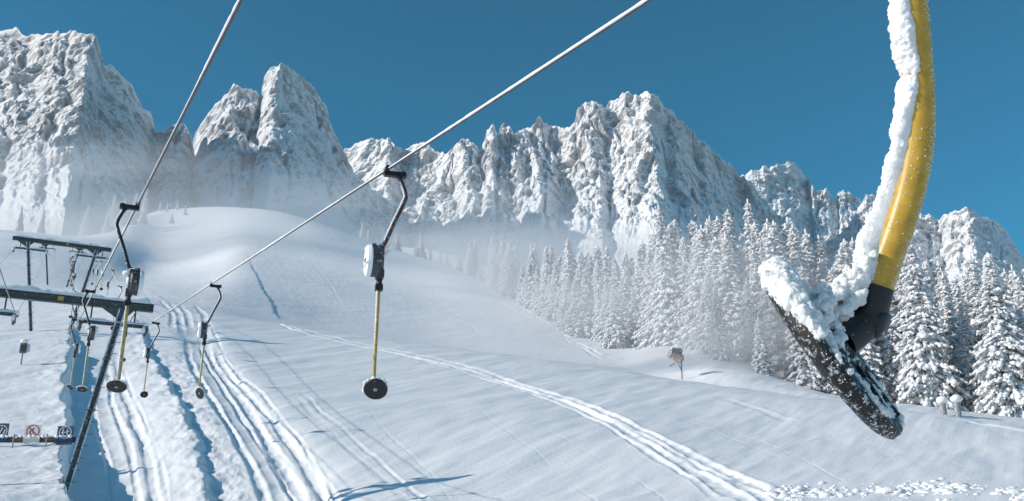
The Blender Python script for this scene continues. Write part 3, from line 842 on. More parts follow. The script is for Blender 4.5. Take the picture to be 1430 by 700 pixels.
def tower(pos, label, seed, detail=True):
    t = empty('lift_tower', pos, label, 'lift tower', 'drag lift towers', RZ)
    for s in (-1, 1):
        b, tp = Vector((s * 1.2, 0, -1.2)), Vector((s * 2.6, 0, H_T - 0.18))
        lg = MB().hbeam(b, tp, 0.22, 0.24, 0.022, (1, 0, 0)).build('leg', M_STEEL, t)
        d = (tp - b).normalized()
        if detail:
            side_ = d.cross(Vector((0, 1, 0))).normalized()
            for k in (-1, 1):                          # rime along the flange edges facing the camera
                e = MB()
                for o in (-1, 1):
                    a0 = b + d * 1.2 + side_ * (k * 0.109) + Vector((0, o * 0.112, 0))
                    e.beam(a0, tp + side_ * (k * 0.109) + Vector((0, o * 0.112, 0)), 0.055, 0.03, (0, 1, 0))
                e.build('flange_rime', M_EDGE, lg)
            for f_ in (0.28, 0.52, 0.76):              # bolted splice plates
                p = b.lerp(tp, f_)
                pl = MB(); pl.box(p, (0.30, 0.27, 0.05)); pl.build('splice_plate', M_STEEL, lg)
            for i in range(14):                        # climbing pegs
                p = b.lerp(tp, 0.2 + 0.75 * i / 14)
                MB().tube([p + Vector((0.10, 0, 0)), p + Vector((0.30, 0, 0))], 0.012, 6).build('climbing_peg', M_STEEL, lg)
        # gusset
        x0 = s * 2.6
        gq = MB()
        for yy in (-0.115, 0.115):
            vs_ = [(x0 - 0.75, yy - .008, H_T - .14), (x0 + 0.45, yy - .008, H_T - .14), (x0 + .02 * s, yy - .008, H_T - .62)]
            vs_ += [(a, b2 + .016, c) for a, b2, c in vs_]
            gq.add(vs_, [(0, 1, 2), (5, 4, 3), (0, 3, 4, 1), (1, 4, 5, 2), (2, 5, 3, 0)])
        gq.build('gusset_plate', M_STEELB, t)
        # cross arm with a sheave pair at each end
        ca_ = MB().beam((s * 1.0, 0, H_T - 0.78), (s * 3.6, 0, H_T - 0.78), 0.12, 0.12).build('cross_arm', M_STEELB, t)
        st_ = MB()
        for xx in (1.5, 3.1): st_.beam((s * xx, 0, H_T - .72), (s * xx, 0, H_T - .15), 0.06, 0.06, (0, 1, 0))
        st_.build('hanger_strut', M_STEELB, t)
        if detail: snow_strip((s * 1.0, 0, H_T - .72), (s * 3.6, 0, H_T - .72), .16, .12, 40, seed + 3 + s, 'snow_cap', ca_, 0.2)
        for xx in (1.1, 3.5):
            bt = MB().beam((s * xx, -0.42, SH_Z - .03), (s * xx, 0.42, SH_Z - .03), 0.05, 0.09).beam((s * xx, 0, SH_Z), (s * xx, 0, H_T - .78), .05, .08, (0, 1, 0)).build('sheave_frame', M_STEELB, t)
            for yy in (-0.33, 0.33):
                w = MB().lathe((s * xx + s * .06, yy, SH_Z), (1, 0, 0), [(-.045, .15), (-.02, .165), (0, .14), (.02, .165), (.045, .15), (.05, .05), (.07, .05)], 20).build('sheave_wheel', M_STEEL, bt)
            for (q1, q2, q3) in (((s * xx + .03, -.33, SH_Z + .17), (.11, .17, .08), 0), ((s * xx - .02, .3, SH_Z + .16), (.10, .16, .07), 2), ((s * xx - .06, -.40, SH_Z - .02), (.07, .12, .14), 5)):
                MB().lump(q1, q2, seed + xx + q3, 2, .45).build('snow_cap', M_FLUFF, bt, True)
    bm_ = MB().hbeam((-3.72, 0, H_T), (3.72, 0, H_T), 0.22, 0.30, 0.022, (0, 0, 1)).build('crossbeam', M_STEELB, t)
    for s in (-1, 1): MB().box((s * 3.73, 0, H_T), (.02, .24, .32)).build('end_plate', M_STEELB, bm_)
    snow_strip((-3.7, 0, H_T + .152), (3.7, 0, H_T + .152), .30, .27, 160, seed, 'snow_cap', bm_, 0.0)
    if detail: MB().box((0.35, -.122, H_T), (.22, .012, .18)).build('number_plate', M_YELLOWF, t)
    return t
tower(TOW[0], 'nearest grey lift tower with a snow-topped crossbeam at the left edge', 1.3)
tower(TOW[1], 'second lift tower up the slope, a V of frosted legs under a thin beam', 5.1)
tower(TOW[2], 'farthest faint lift tower seen through the legs of the second one', 8.7, False)

# haul ropes
def sheave(i, k): return TOW[i] + PERP * SH_X[k] + Vector((0, 0, SH_Z + 0.17))
R1 = Vector(at_depth(540, 238, 12.0)); L1 = Vector(at_depth(192, 287, 14.5))
def rope_path(k):
    s1 = sheave(0, k)
    if k == 3: d = (R1 - s1)
    elif k == 2: d = (L1 - s1)
    else: d = (L1 - sheave(0, 2))
    d = d.normalized()
    t_end = (s1.y + 14.0) / -d.y
    near_ = s1 + d * t_end
    last = TOW[2] + PERP * SH_X[k] + Vector((0, 0, SH_Z + .17)) + LDIR * 95 + Vector((0, 0, 22))
    return [near_, s1, sheave(1, k), sheave(2, k), last]
PATH = [rope_path(k) for k in range(4)]
def sag_pts(p):
    out = []
    for i in range(len(p) - 1):
        n = 30
        for j in range(n):
            t = j / n; q = p[i].lerp(p[i + 1], t)
            if i > 0: q = q - Vector((0, 0, 4 * t * (1 - t) * 0.012 * (p[i + 1] - p[i]).length * 0.6))
            out.append(q)
    out.append(p[-1]); return out
def rope_at(k, s):
    """point at arc length s from the near end"""
    pts = SAG[k]
    for a, b in zip(pts[:-1], pts[1:]):
        L = (b - a).length
        if s <= L: return a.lerp(b, s / L)
        s -= L
    return pts[-1]
SAG = [sag_pts(p) for p in PATH]
ROPE_LAB = ['outermost rope of the neighbouring lift at the left edge', 'inner rope of the neighbouring lift behind the nearest crossbeam', 'frosted haul rope that leaves the picture at the top left', 'frosted haul rope that crosses the middle of the picture']
for k in range(4):
    e = empty('haul_rope', PATH[k][1], ROPE_LAB[k], 'cable', 'haul ropes of the drag lifts')
    o = Vector(PATH[k][1])
    MB().tube([p - o for p in SAG[k]], 0.0135, 8).build('steel_strand', M_CABLE, e, True)
    # rime: an uneven white rind on the windward upper side
    a_, b_ = SAG[k][0], PATH[k][1]
    n = 900; t = np.linspace(0, 1, n) ** 1.0
    L = (b_ - a_).length
    rad = 0.0125 * (1 + 0.35 * fbm(t * L * 9, k * 3.1, 0.5, 3)) * (0.75 + 0.5 * smooth(-.2, .3, noise3(t * L * 0.35, k, 4.5)))
    off = Vector((-0.0075, -0.003, 0.0085))
    MB().tube([a_.lerp(b_, float(tt)) + off - o for tt in t], list(rad), 10).build('rime', M_FLUFF, e, True)
    a2, pts2 = 1, [p - o + Vector((-.003, 0, .008)) for p in SAG[k][30:95]]
    MB().tube(pts2, 0.012, 6).build('rime', M_FLUFF, e, True)

# ------------------------------------------------------------------ platter hangers
def arc(pts, n=6):
    return [Vector(p) for p in spline(pts, n)]

def hanger_meshes(s, armmat):
    """s = +1: arm bulges to +x; drum cover looks to -x"""
    M = {}
    M['grip'] = MB().beam((s * -.03, 0, -.045), (s * .24, 0, -.045), .07, .06).tube([(s * .0, -.11, -.002), (s * .0, .11, -.002)], .032, 10).lathe((s * .20, 0, -.045), (0, 1, 0), [(-.06, .035), (.06, .035)], 12).mesh('grip', M_BLACK)
    M['arm'] = MB().tube(arc([(s * .14, 0, -.06), (s * .19, 0, -.14), (s * .245, 0, -.30), (s * .225, 0, -.40), (s * .12, 0, -.66), (s * .03, 0, -.90), (s * -.01, 0, -.97), (s * -.09, 0, -.985)], 6), .026, 12).mesh('hanger_arm', armmat, True)
    M['housing'] = MB().box((s * -.07, 0, -1.16), (.13, .26, .30)).box((s * -.09, 0, -1.02), (.10, .12, .10)).lathe((s * -.14, 0, -1.17), (s * 1, 0, 0), [(-.02, .17), (0, .19), (.10, .19), (.12, .17)], 28).box((s * -.03, 0, -1.33), (.09, .12, .10)).mesh('spring_box', M_HOUSING)
    M['cover'] = MB().lathe((s * -.205, 0, -1.17), (s * 1, 0, 0), [(0, .155), (.012, .185), (.05, .195), (.064, .19)], 28).mesh('drum_cover', M_FLUFF)
    M['hubcap'] = MB().lathe((s * -.215, 0, -1.17), (s * 1, 0, 0), [(0, .028), (.02, .03)], 12).mesh('drum_bolt', M_BLACK)
    sc = MB()
    for q in range(7): sc.lump((s * (-.17 + .035 * q), .03 * math.sin(q * 2.2), -1.0 + .012 * math.cos(q * 1.7) - .012 * abs(q - 3)), (.05, .09, .035), q + 3, 2, .4)
    sc.lump((s * -.01, .06, -1.12), (.03, .05, .09), 21, 2, .5).lump((s * -.10, -.13, -1.16), (.05, .03, .1), 22, 2, .5)
    M['snow'] = sc.mesh('snow_cap', M_FLUFF, True)
    M['neck'] = MB().tube([(s * -.03, 0, -1.36), (s * -.035, 0, -1.46)], .035, 12).box((s * -.033, 0, -1.49), (.085, .08, .075)).mesh('rope_guide', M_BLACK)
    M['pole'] = MB().tube(arc([(0, 0, 0), (-.005 * s, 0, -.5), (-.01 * s, 0, -.95), (-.004 * s, -.005, -1.10), (.01 * s, -.01, -1.16)], 5), .0215, 12).mesh('pole', M_YELLOWF, True)
    rm = MB()
    for q in range(26):
        zz = -.04 - 1.08 * q / 26
        rm.lump((-.016, -.004, zz), (.014, .014, .035), q + 50, 1, .5)
    M['polesnow'] = rm.mesh('rime', M_FLUFF, True)
    M['disc'] = MB().lathe((0, 0, 0), (0, 0, 1), [(-.012, .10), (-.012, .130), (0, .138), (.014, .133), (.022, .10), (.03, .04), (.06, .03)], 32).mesh('platter_disc', M_BLACK)
    M['hub'] = MB().lathe((0, 0, -.02), (0, 0, 1), [(0, .014), (.004, .024), (.012, .028)], 6).mesh('hub', M_GREY)
    sd = MB()
    for q in range(22):
        a = 2.2 + q * .17; r_ = .10 + .04 * ((q * 7) % 5) / 5
        sd.lump((r_ * math.cos(a), r_ * math.sin(a), .022), (.032, .03, .018), q + 80, 1, .4)
    M['discsnow'] = sd.mesh('snow_cap', M_FLUFF, True)
    tp = MB()
    for (p, q2) in zip(arc([(s * .19, 0, -.14), (s * .245, 0, -.30), (s * .225, 0, -.40), (s * .12, 0, -.66), (s * .03, 0, -.90)], 8), range(99)):
        tp.lump(p + Vector((-.016, -.006, .012)), (.016, .017, .032), q2 + 130, 1, .5)
    M['armsnow'] = tp.mesh('rime', M_FLUFF, True)
    return M
HM = {1: hanger_meshes(1, M_ARM), -1: hanger_meshes(-1, M_ARMD)}

def hanger(k, s_len, side_, label, tilt=(25, -10), sway=0.0, yaw=0.0, drop=0.0):
    p = rope_at(k, s_len)
    e = empty('platter_hanger', p, label, 'ski tow platter', 'platters hanging on the haul ropes', RZ)
    e.rotation_euler = (R(sway), 0, RZ + R(yaw))
    M = HM[side_]
    obj('grip', M['grip'], e)
    a_ = obj('hanger_arm', M['arm'], e); obj('rime', M['armsnow'], a_)
    h = obj('spring_box', M['housing'], e)
    c = obj('drum_cover', M['cover'], h); obj('drum_bolt', M['hubcap'], h); obj('snow_cap', M['snow'], h)
    obj('rope_guide', M['neck'], e)
    x0 = side_ * -.035
    po = obj('pole', M['pole'], e); po.location = (x0, 0, -1.50 - drop); po.scale = (1, 1, 1)
    obj('rime', M['polesnow'], po)
    if drop: MB().tube([(x0, 0, -1.48), (x0, 0, -1.52 - drop)], .008, 6).build('pull_rope', M_CABLE, e)
    d = obj('platter_disc', M['disc'], e)
    d.location = (x0 + side_ * .012, -.012, -2.69 - drop); d.rotation_euler = (R(tilt[0]), R(tilt[1]), 0)
    obj('hub', M['hub'], d); obj('snow_cap', M['discsnow'], d)
    return e

lenR = (PATH[3][0] - R1).length; lenL = (PATH[2][0] - L1).length
SPC = 13.5
R_LAB = ['platter hanger with white snowy drum in the middle of the picture', 'platter hanger on the crossing rope above the deep ski ruts', 'platter hanger at the right end of the nearest crossbeam', 'small platter hanger just beyond the nearest crossbeam on the right rope']
L_LAB = ['dark platter hanger with black arm beside the nearest tower leg', 'platter hanger in front of the nearest crossbeam on the left rope', 'platter hanger just behind the nearest crossbeam on the left rope', 'small platter hanger beyond the nearest crossbeam on the left rope']
tl = [(-46, 14), (-30, 62), (-45, 10), (-30, -20)]
for i in range(9):
    lab = R_LAB[i] if i < 4 else 'tiny far platter hanger, %s up the rising right rope' % ORD[i]
    hanger(3, lenR + SPC * i, 1, lab, tl[i % 4], 0, [-9, -4, 5, 3][i % 4])
    lab = L_LAB[i] if i < 4 else 'tiny far platter hanger, %s up the rising left rope' % ORD[i]
    hanger(2, lenL + SPC * i, -1, lab, [(-24, 6), (-18, 8), (-20, 30), (15, 10)][i % 4], 0, [0, 4, -5, 6][i % 4])

# ------------------------------------------------------------------ the near platter, an arm's length away
D0 = 1.2
CAM_R, CAM_U, CAM_F = Vector((1, 0, 0)), Vector((0, -SP, CP)), Vector((0, CP, SP))
def P3(px, py, d=D0): return Vector(at_depth(px, py, d))
S0 = D0 / FPX                                        # metres per photograph pixel at that distance
near_e = empty('near_platter', P3(1175, 480), 'yellow pole with a snow-crusted black rubber platter close to the camera', 'ski tow platter', 'platters hanging on the haul ropes')
O0 = Vector(near_e.location)
pc = [(1258,-420,1.27),(1258,-300,1.25),(1260,-160,1.22),(1263,-60,1.205),(1268,0,1.2),(1275,80,1.2),(1279,150,1.2),(1277,205,1.2),(1267,260,1.2),(1252,312,1.2),(1235,360,1.2),(1222,400,1.2),(1215,420,1.2)]
pole_pts = [Vector(v) for v in spline([tuple(P3(a + 4, b, c) - O0) for a, b, c in pc], 10)]
pr = 21.8 * S0
near_pole = MB().tube(pole_pts, pr, 32).build('pole', M_YELLOW, near_e, True)

def voxel_join(mb, voxel, name, m, parent, amp=0.0, freq=300.0, seed=0):
    """fuse overlapping lumps into one crumbly snow crust"""
    tmp = mb.mesh('tmp', m); o = bpy.data.objects.new('tmp', tmp); COL.objects.link(o)
    md = o.modifiers.new('fuse', 'REMESH'); md.mode = 'VOXEL'; md.voxel_size = voxel
    sm_ = o.modifiers.new('settle', 'SMOOTH'); sm_.factor = 0.5; sm_.iterations = 14
    dg = bpy.context.evaluated_depsgraph_get(); ev = o.evaluated_get(dg)
    me = bpy.data.meshes.new_from_object(ev)
    bpy.data.objects.remove(o); bpy.data.meshes.remove(tmp)
    n = len(me.vertices); co = np.empty(n * 3, np.float32); no = np.empty(n * 3, np.float32)
    me.vertices.foreach_get('co', co); me.vertices.foreach_get('normal', no)
    co, no = co.reshape(-1, 3).astype(float), no.reshape(-1, 3).astype(float)
    if amp:
        co = co + no * (amp * fbm(co[:, 0] * freq + seed, co[:, 1] * freq, co[:, 2] * freq, 4, 0.6) + (.0014 if amp else 0) * fbm(co[:, 0] * 380, co[:, 1] * 430, co[:, 2] * 430, 2))[:, None]
        me.vertices.foreach_set('co', co.astype(np.float32).ravel())
    me.name = name
    me.materials.clear(); me.materials.append(m)
    me.polygons.foreach_set('use_smooth', [True] * len(me.polygons)); me.update()
    return obj(name, me, parent)

# snow plastered on the windward (left) side of the pole, thicker towards the platter
g = np.random.default_rng(5)
sb = MB()
npz = len(pole_pts)
def pole_at(f):
    i = min(int(f * (npz - 1)), npz - 2); t = f * (npz - 1) - i
    return pole_pts[i].lerp(pole_pts[i + 1], t), (pole_pts[i + 1] - pole_pts[i]).normalized()
def frac_of_py(py):
    best, bi = 1e9, 0
    for i in range(npz):
        p = pole_pts[i] + O0
        v = p.dot(CAM_U) / p.dot(CAM_F); y = 350 - v * FPX
        if abs(y - py) < best: best, bi = abs(y - py), i
    return bi / (npz - 1)
PY_ROWS = np.array([350 - FPX * (p + O0).dot(CAM_U) / (p + O0).dot(CAM_F) for p in pole_pts]); PY_FRAC = np.arange(npz) / (npz - 1)
# per photograph row: reach of the crust left of the pole axis (px), angle it covers towards the camera
CR = np.array([(-420, 26, 68), (-60, 28, 68), (0, 29, 64), (60, 31, 70), (85, 27, 78), (105, 23, 78), (130, 29, 66), (160, 33, 50), (200, 35, 34), (260, 39, 16), (310, 41, 8), (345, 45, 16), (370, 44, 34), (392, 30, 48), (398, 22, 50)], float)
rows_y = np.linspace(-420, 397, 640); nth = 60
cv = np.zeros((len(rows_y), nth, 3))
for i, py in enumerate(rows_y):
    p, tdir = pole_at(float(np.interp(py, PY_ROWS, PY_FRAC)))
    lat = (-CAM_R - tdir * (-CAM_R).dot(tdir)).normalized()
    frn = tdir.cross(lat).normalized()
    if frn.dot(CAM_F) > 0: frn = -frn
    ww, tm = np.interp(py, CR[:, 0], CR[:, 1]), np.interp(py, CR[:, 0], CR[:, 2])
    tm = tm + 9 * float(fbm(py / 22.0, 3.3, 0.5, 3))
    th = np.radians(np.linspace(-112, tm + 4, nth))
    edge = np.minimum(smooth(tm + 4, tm - 20, np.degrees(th)), smooth(-112, -80, np.degrees(th)))
    rho = (pr - .0012) + (ww * S0 - pr + .0012) * edge ** 0.6 * (0.35 + 0.65 * np.clip(np.cos(th * 0.85), 0, 1) ** 0.7)
    base = np.outer(np.cos(th), lat) + np.outer(np.sin(th), frn)
    q = np.array(p) + base * rho[:, None]
    k = q * 55.0
    d = (.0052 * fbm(k[:, 0], k[:, 1], k[:, 2], 3, .55) + .0024 * ridged(q[:, 0] * 120, q[:, 1] * 120, q[:, 2] * 120, 2) - .002) * edge ** .5 + .0016 * fbm(q[:, 0] * 380, q[:, 1] * 380, q[:, 2] * 380, 2) * edge ** .3
    cv[i] = q + base * d[:, None]
i2, j2 = np.meshgrid(np.arange(len(rows_y) - 1), np.arange(nth - 1), indexing='ij'); a2_ = i2 * nth + j2
cm = mesh_np('snow_crust', cv.reshape(-1, 3), np.stack([a2_, a2_ + 1, a2_ + nth + 1, a2_ + nth], -1).reshape(-1, 4), None, [M_FLUFF])
obj('snow_crust', cm, near_pole)
# rime grains on the lee side of the pole
fg = MB()
for i in range(900):
    f = g.uniform(frac_of_py(-200), frac_of_py(398)); p, tdir = pole_at(f)
    lat = (-CAM_R - tdir * (-CAM_R).dot(tdir)).normalized(); frn = tdir.cross(lat).normalized()
    if frn.dot(CAM_F) > 0: frn = -frn
    a = R(g.choice([g.normal(128, 9), g.normal(165, 12), g.normal(48, 12), g.uniform(40, 230)], p=[.42, .3, .13, .15]))
    c = p + (lat * math.cos(a) + frn * math.sin(a)) * pr
    s_ = g.uniform(.00035, .00105)
    fg.lump(c, (s_, s_, s_ * g.uniform(.7, 1.4)), i, 1, .3)
fg.build('rime', M_FLUFF, near_pole, True)['kind'] = 'stuff'

# disc
N0 = (CAM_R * 0.775 + CAM_U * 0.632 - CAM_F * 0.30).normalized()
E1 = (CAM_R * -0.632 + CAM_U * 0.775 + CAM_F * -0.10); E1 = (E1 - N0 * E1.dot(N0)).normalized()      # to the raised rim, upper left
E2 = N0.cross(E1).normalized()
if E2.dot(CAM_F) < 0: E2 = -E2                                                        # away from the camera
RD = 142 * S0
DC = P3(1152, 495) - O0                                                               # centre of the under edge
TH = 22 * S0
prof = [(-.004, .05 ), (-.004, RD - .012), (0.0, RD - .004), (.004, RD), (TH - .004, RD), (TH, RD - .003), (TH + .002, RD - .012), (TH + .003, .045), (TH + .012, .036)]
disc = MB().lathe(DC, N0, prof, 96).build('platter_disc', M_RUBBER, near_e); autosmooth(disc, 35)
# moulded ribs on top
for k in range(8):
    a = k * math.pi / 4 + .2
    d = E1 * math.cos(a) + E2 * math.sin(a)
    MB().beam(DC + N0 * (TH + .004) + d * .035, DC + N0 * (TH + .003) + d * (RD - .016), .008, .007, N0).build('rib', M_RUBBER, disc)
# boot that joins pole and disc
p_b, t_b = pole_at(frac_of_py(402)); bt_c = DC + N0 * (TH + .008) + E1 * (.03 * RD)
boot = MB()
bs = [p_b - t_b * .004, p_b + t_b * .012, p_b + t_b * .03]
mid = P3(1213, 448) - O0
boot.tube([p_b - t_b * .003, p_b + t_b * .010, p_b.lerp(mid, .6), mid, mid.lerp(bt_c, .5), bt_c], [.0195, .0205, .020, .0205, .022, .024], 28)
boot.lathe(mid + CAM_R * .002, (CAM_R * .6 - CAM_U * .2 - CAM_F * .5), [(-.018, .014), (-.014, .019), (.014, .019), (.020, .013)], 20)
bo = boot.build('boot', M_BLACK, near_e); autosmooth(bo, 50)

# snow on the disc: thick on the raised rim, a drift up to the boot, crumbs lower down
sd = MB()
def on_disc(a, b, h): return DC + N0 * (TH + h) + E1 * (a * RD) + E2 * (b * RD)
for i in range(620):                                   # rim roll
    th_ = g.uniform(-1.05, .55); rr_ = g.uniform(.86, 1.03)
    s_ = g.uniform(.006, .0125) * (1.0 - .55 * min(1, abs(th_ + .1)))
    low = -.018 * max(0.0, 1 - abs(th_ + .15) / .85)
    sd.lump(on_disc(rr_ * math.cos(th_), rr_ * math.sin(th_), g.uniform(low, .006) if rr_ > .96 else g.uniform(0, .010)), (s_, s_, s_), i, 1, .3)
for i in range(800):                                   # drift from the rim to the boot
    a = 1 - g.beta(1.1, 1.6) * .85; b = g.uniform(-.85, .9) * math.sqrt(max(0.05, 1 - min(a * a, .98)))
    hgt = .008 * max(0, a) ** .5
    s_ = g.uniform(.004, .0072)
    sd.lump(on_disc(a, b, g.uniform(-.002, hgt)), (s_, s_, s_), i + 500, 1, .3)
for i in range(1300):                                  # thin dusting over the rest of the face
    a, b = g.uniform(-.93, .35), g.uniform(-.93, .93)
    if a * a + b * b > .88 or float(fbm(a * 2.6 + 3, b * 2.6, 1.7, 3)) < -.16 + .10 * max(0, -a): continue
    s_ = g.uniform(.0022, .0046)
    sd.lump(on_disc(a, b, .0015), (s_ * 1.3, s_ * 1.3, s_), i + 1500, 1, .3)
# drift of snow between disc and pole
p_s, _ = pole_at(frac_of_py(362))
for i in range(420):
    t = g.uniform(0, 1)
    q = on_disc(.30 + .24 * g.uniform(-1, 1), g.uniform(-.4, .3), .002).lerp(p_s - CAM_R * .021 - CAM_F * g.uniform(-.004, .012) + CAM_U * g.uniform(-.022, .010), t ** .8)
    q = q + Vector(g.normal(0, .003, 3))
    s_ = g.uniform(.0045, .008) * (1 - .2 * t)
    sd.lump(q, (s_, s_, s_), i + 900, 1, .35)
voxel_join(sd, 0.0014, 'snow_crust', M_FLUFF, disc, 0.0048, 70, 9)
cr_ = MB()
for i in range(520):                                   # crumbs and rime on face and edge
    if i < 300:
        a, b = g.uniform(-.97, .4), g.uniform(-.9, .9)
        if a * a + b * b > .96: continue
        if float(fbm(a * 2.2, b * 2.2, 4.4, 2)) < .02 and g.random() < .85: continue
        c = on_disc(a, b, .003); s_ = g.uniform(.001, .0055) ** 1.0 * (1 if g.random() < .25 else .45)
    else:
        t = g.uniform(0, 6.28); c = DC + N0 * (TH * g.uniform(0.05, 1.0)) + (E1 * math.cos(t) + E2 * math.sin(t)) * (RD + .0005); s_ = g.uniform(.0003, .0012)
    cr_.lump(c, (s_, s_, s_), i, 1, .4)
cr_.build('snow_crumbs', M_FLUFF, disc, True)['kind'] = 'stuff'
# its pull rope, spring box and grip on the crossing haul rope, above the frame
g0 = rope_at(3, lenR - SPC)
top0 = pole_pts[0] + O0
M = HM[1]
piv = Vector((math.cos(RZ) * -.035, math.sin(RZ) * -.035, -1.5))
for nm, key in (('grip', 'grip'), ('hanger_arm', 'arm'), ('spring_box', 'housing'), ('rope_guide', 'neck')):
    o = obj(nm, M[key], near_e); o.location = g0 - O0; o.rotation_euler = (0, 0, RZ)
    if nm == 'spring_box': obj('drum_cover', M['cover'], o); obj('snow_cap', M['snow'], o)
MB().tube([g0 + piv - O0, (g0 + piv - O0).lerp(pole_pts[0], .5) - Vector((0, 0, .05)), pole_pts[0]], .006, 8).build('pull_rope', M_CABLE, near_e, True)

# ------------------------------------------------------------------ signs on a banner behind the nearest tower leg
gp = on_ground(50, 642)
dS = gp.dot(CAM_F)
sgn = empty('sign_banner', gp, 'low brown banner with blue and white pictogram plates behind the nearest tower leg', 'sign')
def sp(px, py): return Vector(at_depth(px, py, dS)) - gp
def plate(name, x0, y0, x1, y1, m, parent, push=0.0, thick=.03):
    a, b = sp(x0, y0), sp(x1, y1)
    c = (a + b) / 2
    return MB().box((c.x, push, c.z), (abs(b.x - a.x), thick, abs(a.z - b.z))).build(name, m, parent)
def ring(cx, cy, r, w, m, parent, push, name='ring'):
    c = sp(cx, cy); k = dS / FPX; n = 28
    vs_, fs_ = [], []
    for yy in (push - .004, push + .004):
        for rr_ in (r - w, r):
            for i in range(n):
                t = 2 * math.pi * i / n; vs_.append((c.x + rr_ * k * math.cos(t), yy, c.z + rr_ * k * math.sin(t)))
    for i in range(n):
        j = (i + 1) % n
        fs_ += [(i, j, n + j, n + i), (2 * n + i, 3 * n + i, 3 * n + j, 2 * n + j), (n + i, n + j, 3 * n + j, 3 * n + i), (i, 2 * n + i, 2 * n + j, j)]
    return MB().add(vs_, fs_).build(name, m, parent)
def stroke(pts, w, m, parent, push, name):
    q = MB(); k = dS / FPX
    for (a, b) in zip(pts[:-1], pts[1:]):
        A, B = sp(*a), sp(*b); q.beam((A.x, push, A.z), (B.x, push, B.z), .008, w * k, Vector((0, 0, 1)) if abs(A.z - B.z) < abs(A.x - B.x) else Vector((1, 0, 0)))
    return q.build(name, m, parent)
ban = plate('banner_strip', -70, 609.5, 104, 618, M_BROWN, sgn, .02, .02)
for x in (-40, 20, 66):
    MB().tube([sp(x, 606), sp(x, 606) - Vector((0, 0, 1.2))], .03, 8).build('post', M_GREY, sgn)
pA = plate('sign_plate', -14, 590, 8.5, 618, M_BLUE, sgn, -.02)
ring(-1, 601.5, 8.5, 1.1, M_WHITE, pA, -.042); stroke([(-4, 608), (0, 596)], 1.6, M_WHITE, pA, -.042, 'pictogram'); stroke([(2, 608), (4, 599)], 1.6, M_WHITE, pA, -.042, 'pictogram')
pB = plate('sign_plate', 31, 592, 54, 620, M_WHITE, sgn, -.02)
ring(43, 601.5, 9.3, 1.3, M_RED, pB, -.042); stroke([(36.5, 595), (49.5, 608)], 1.4, M_RED, pB, -.046, 'prohibition_bar')
stroke([(44, 596.5), (42, 601), (44.5, 605)], 1.3, M_INK, pB, -.041, 'pictogram'); stroke([(40, 600), (38.5, 604), (42, 607)], 1.3, M_INK, pB, -.041, 'pictogram')
pC = plate('sign_plate', 77.5, 594, 100, 621, M_BLUE, sgn, -.02)
ring(89, 603.5, 8.8, 1.1, M_WHITE, pC, -.042)
stroke([(86, 598), (85, 604), (87, 609)], 1.4, M_WHITE, pC, -.042, 'pictogram'); stroke([(92, 598), (91, 604), (93.5, 609)], 1.4, M_WHITE, pC, -.042, 'pictogram'); stroke([(83, 604), (95, 602)], 1.1, M_WHITE, pC, -.046, 'pictogram')
k_ = MB()
for i in range(26): k_.lump(sp(-60 + i * 6.3, 609.3) + Vector((0, .02, .0)), (.10, .05, .03 + .03 * ((i * 5) % 3)), i + 4, 1, .5)
k_.build('snow_cap', M_FLUFF, ban, True)

# call box on a post further up
gp = on_ground(28, 516); dC = gp.dot(CAM_F); kc = dC / FPX
cb = empty('call_box', gp, 'small dark call box on a pale post capped with snow at the left edge', 'call box')
MB().tube([(0, 0, -.3), (0, 0, 20 * kc)], .05, 10).build('post', M_GREY, cb)
bx_ = MB().box((0, 0, 24 * kc), (8 * kc, .22, 14 * kc)).build('box', M_HOUSING, cb)
MB().box((0, -.12, 24 * kc), (5.2 * kc, .02, 9 * kc)).build('door', M_BLACK, bx_)
MB().box((7 * kc, .02, 24 * kc), (4 * kc, .05, 11 * kc)).build('side_plate', M_WHITE, cb)
MB().lump((0, 0, 33 * kc), (5.5 * kc, .22, 3.6 * kc), 3, 2, .3).build('snow_cap', M_FLUFF, bx_, True)

# ------------------------------------------------------------------ snow cannons at the forest edge
def cannon(px, pbase, ptop, r, label, yaw):
    x, y = polar(px, r, 500)
    zb = gz(x, y); ztop = az_te(px, ptop)[1] * r
    hh = ztop - zb; s = hh / 3.4
    e = empty('snow_cannon', (x, y, zb), label, 'snow cannon', 'snow cannons along the forest edge', yaw)
    MB().tube([(0, 0, -.5), (0, 0, 2.15 * s)], .075 * s, 10).build('mast', M_GREY, e)
    MB().tube([(.0, 0, 1.9 * s), (.18 * s, 0, 2.5 * s)], .12 * s, 10).box((.12 * s, 0, 2.35 * s), (.3 * s, .3 * s, .55 * s)).build('swivel_head', M_GREY, e)
    ax = Vector((-.88, -.25, .32))
    b = MB().lathe(Vector((-.62, 0, 2.55)) * s, ax, [(-.75 * s, .40 * s), (-.6 * s, .52 * s), (.35 * s, .50 * s), (.62 * s, .44 * s), (.7 * s, .36 * s)], 24).build('barrel', M_GUN, e); autosmooth(b)
    MB().lathe(Vector((-.62, 0, 2.55)) * s + ax.normalized() * .70 * s, ax, [(0, .43 * s), (.08 * s, .47 * s), (.1 * s, .40 * s)], 24).build('nozzle_ring', M_GREY, b)
    MB().box(Vector((-.45, .05, 3.15)) * s, (1.15 * s, .7 * s, .42 * s), Euler((0, R(10), 0)).to_matrix()).build('control_cabinet', M_GREY, e)
    MB().beam(Vector((-.2, 0, 2.1)) * s, Vector((-1.5, -.3, 1.3)) * s, .10 * s, .10 * s).build('tow_bar', M_GUN, e)
    MB().beam(Vector((-.45, 0, 2.1)) * s, Vector((-.05, 0, 1.0)) * s, .07 * s, .07 * s).build('brace', M_GREY, e)
    MB().lump(Vector((-.45, .05, 3.42)) * s, (.62 * s, .38 * s, .16 * s), 5, 2, .35).build('snow_cap', M_FLUFF, e, True)
    return e
cannon(951, 527, 487, 104, 'snow cannon with orange-brown barrel on a mast in the sunlit clearing', R(8))
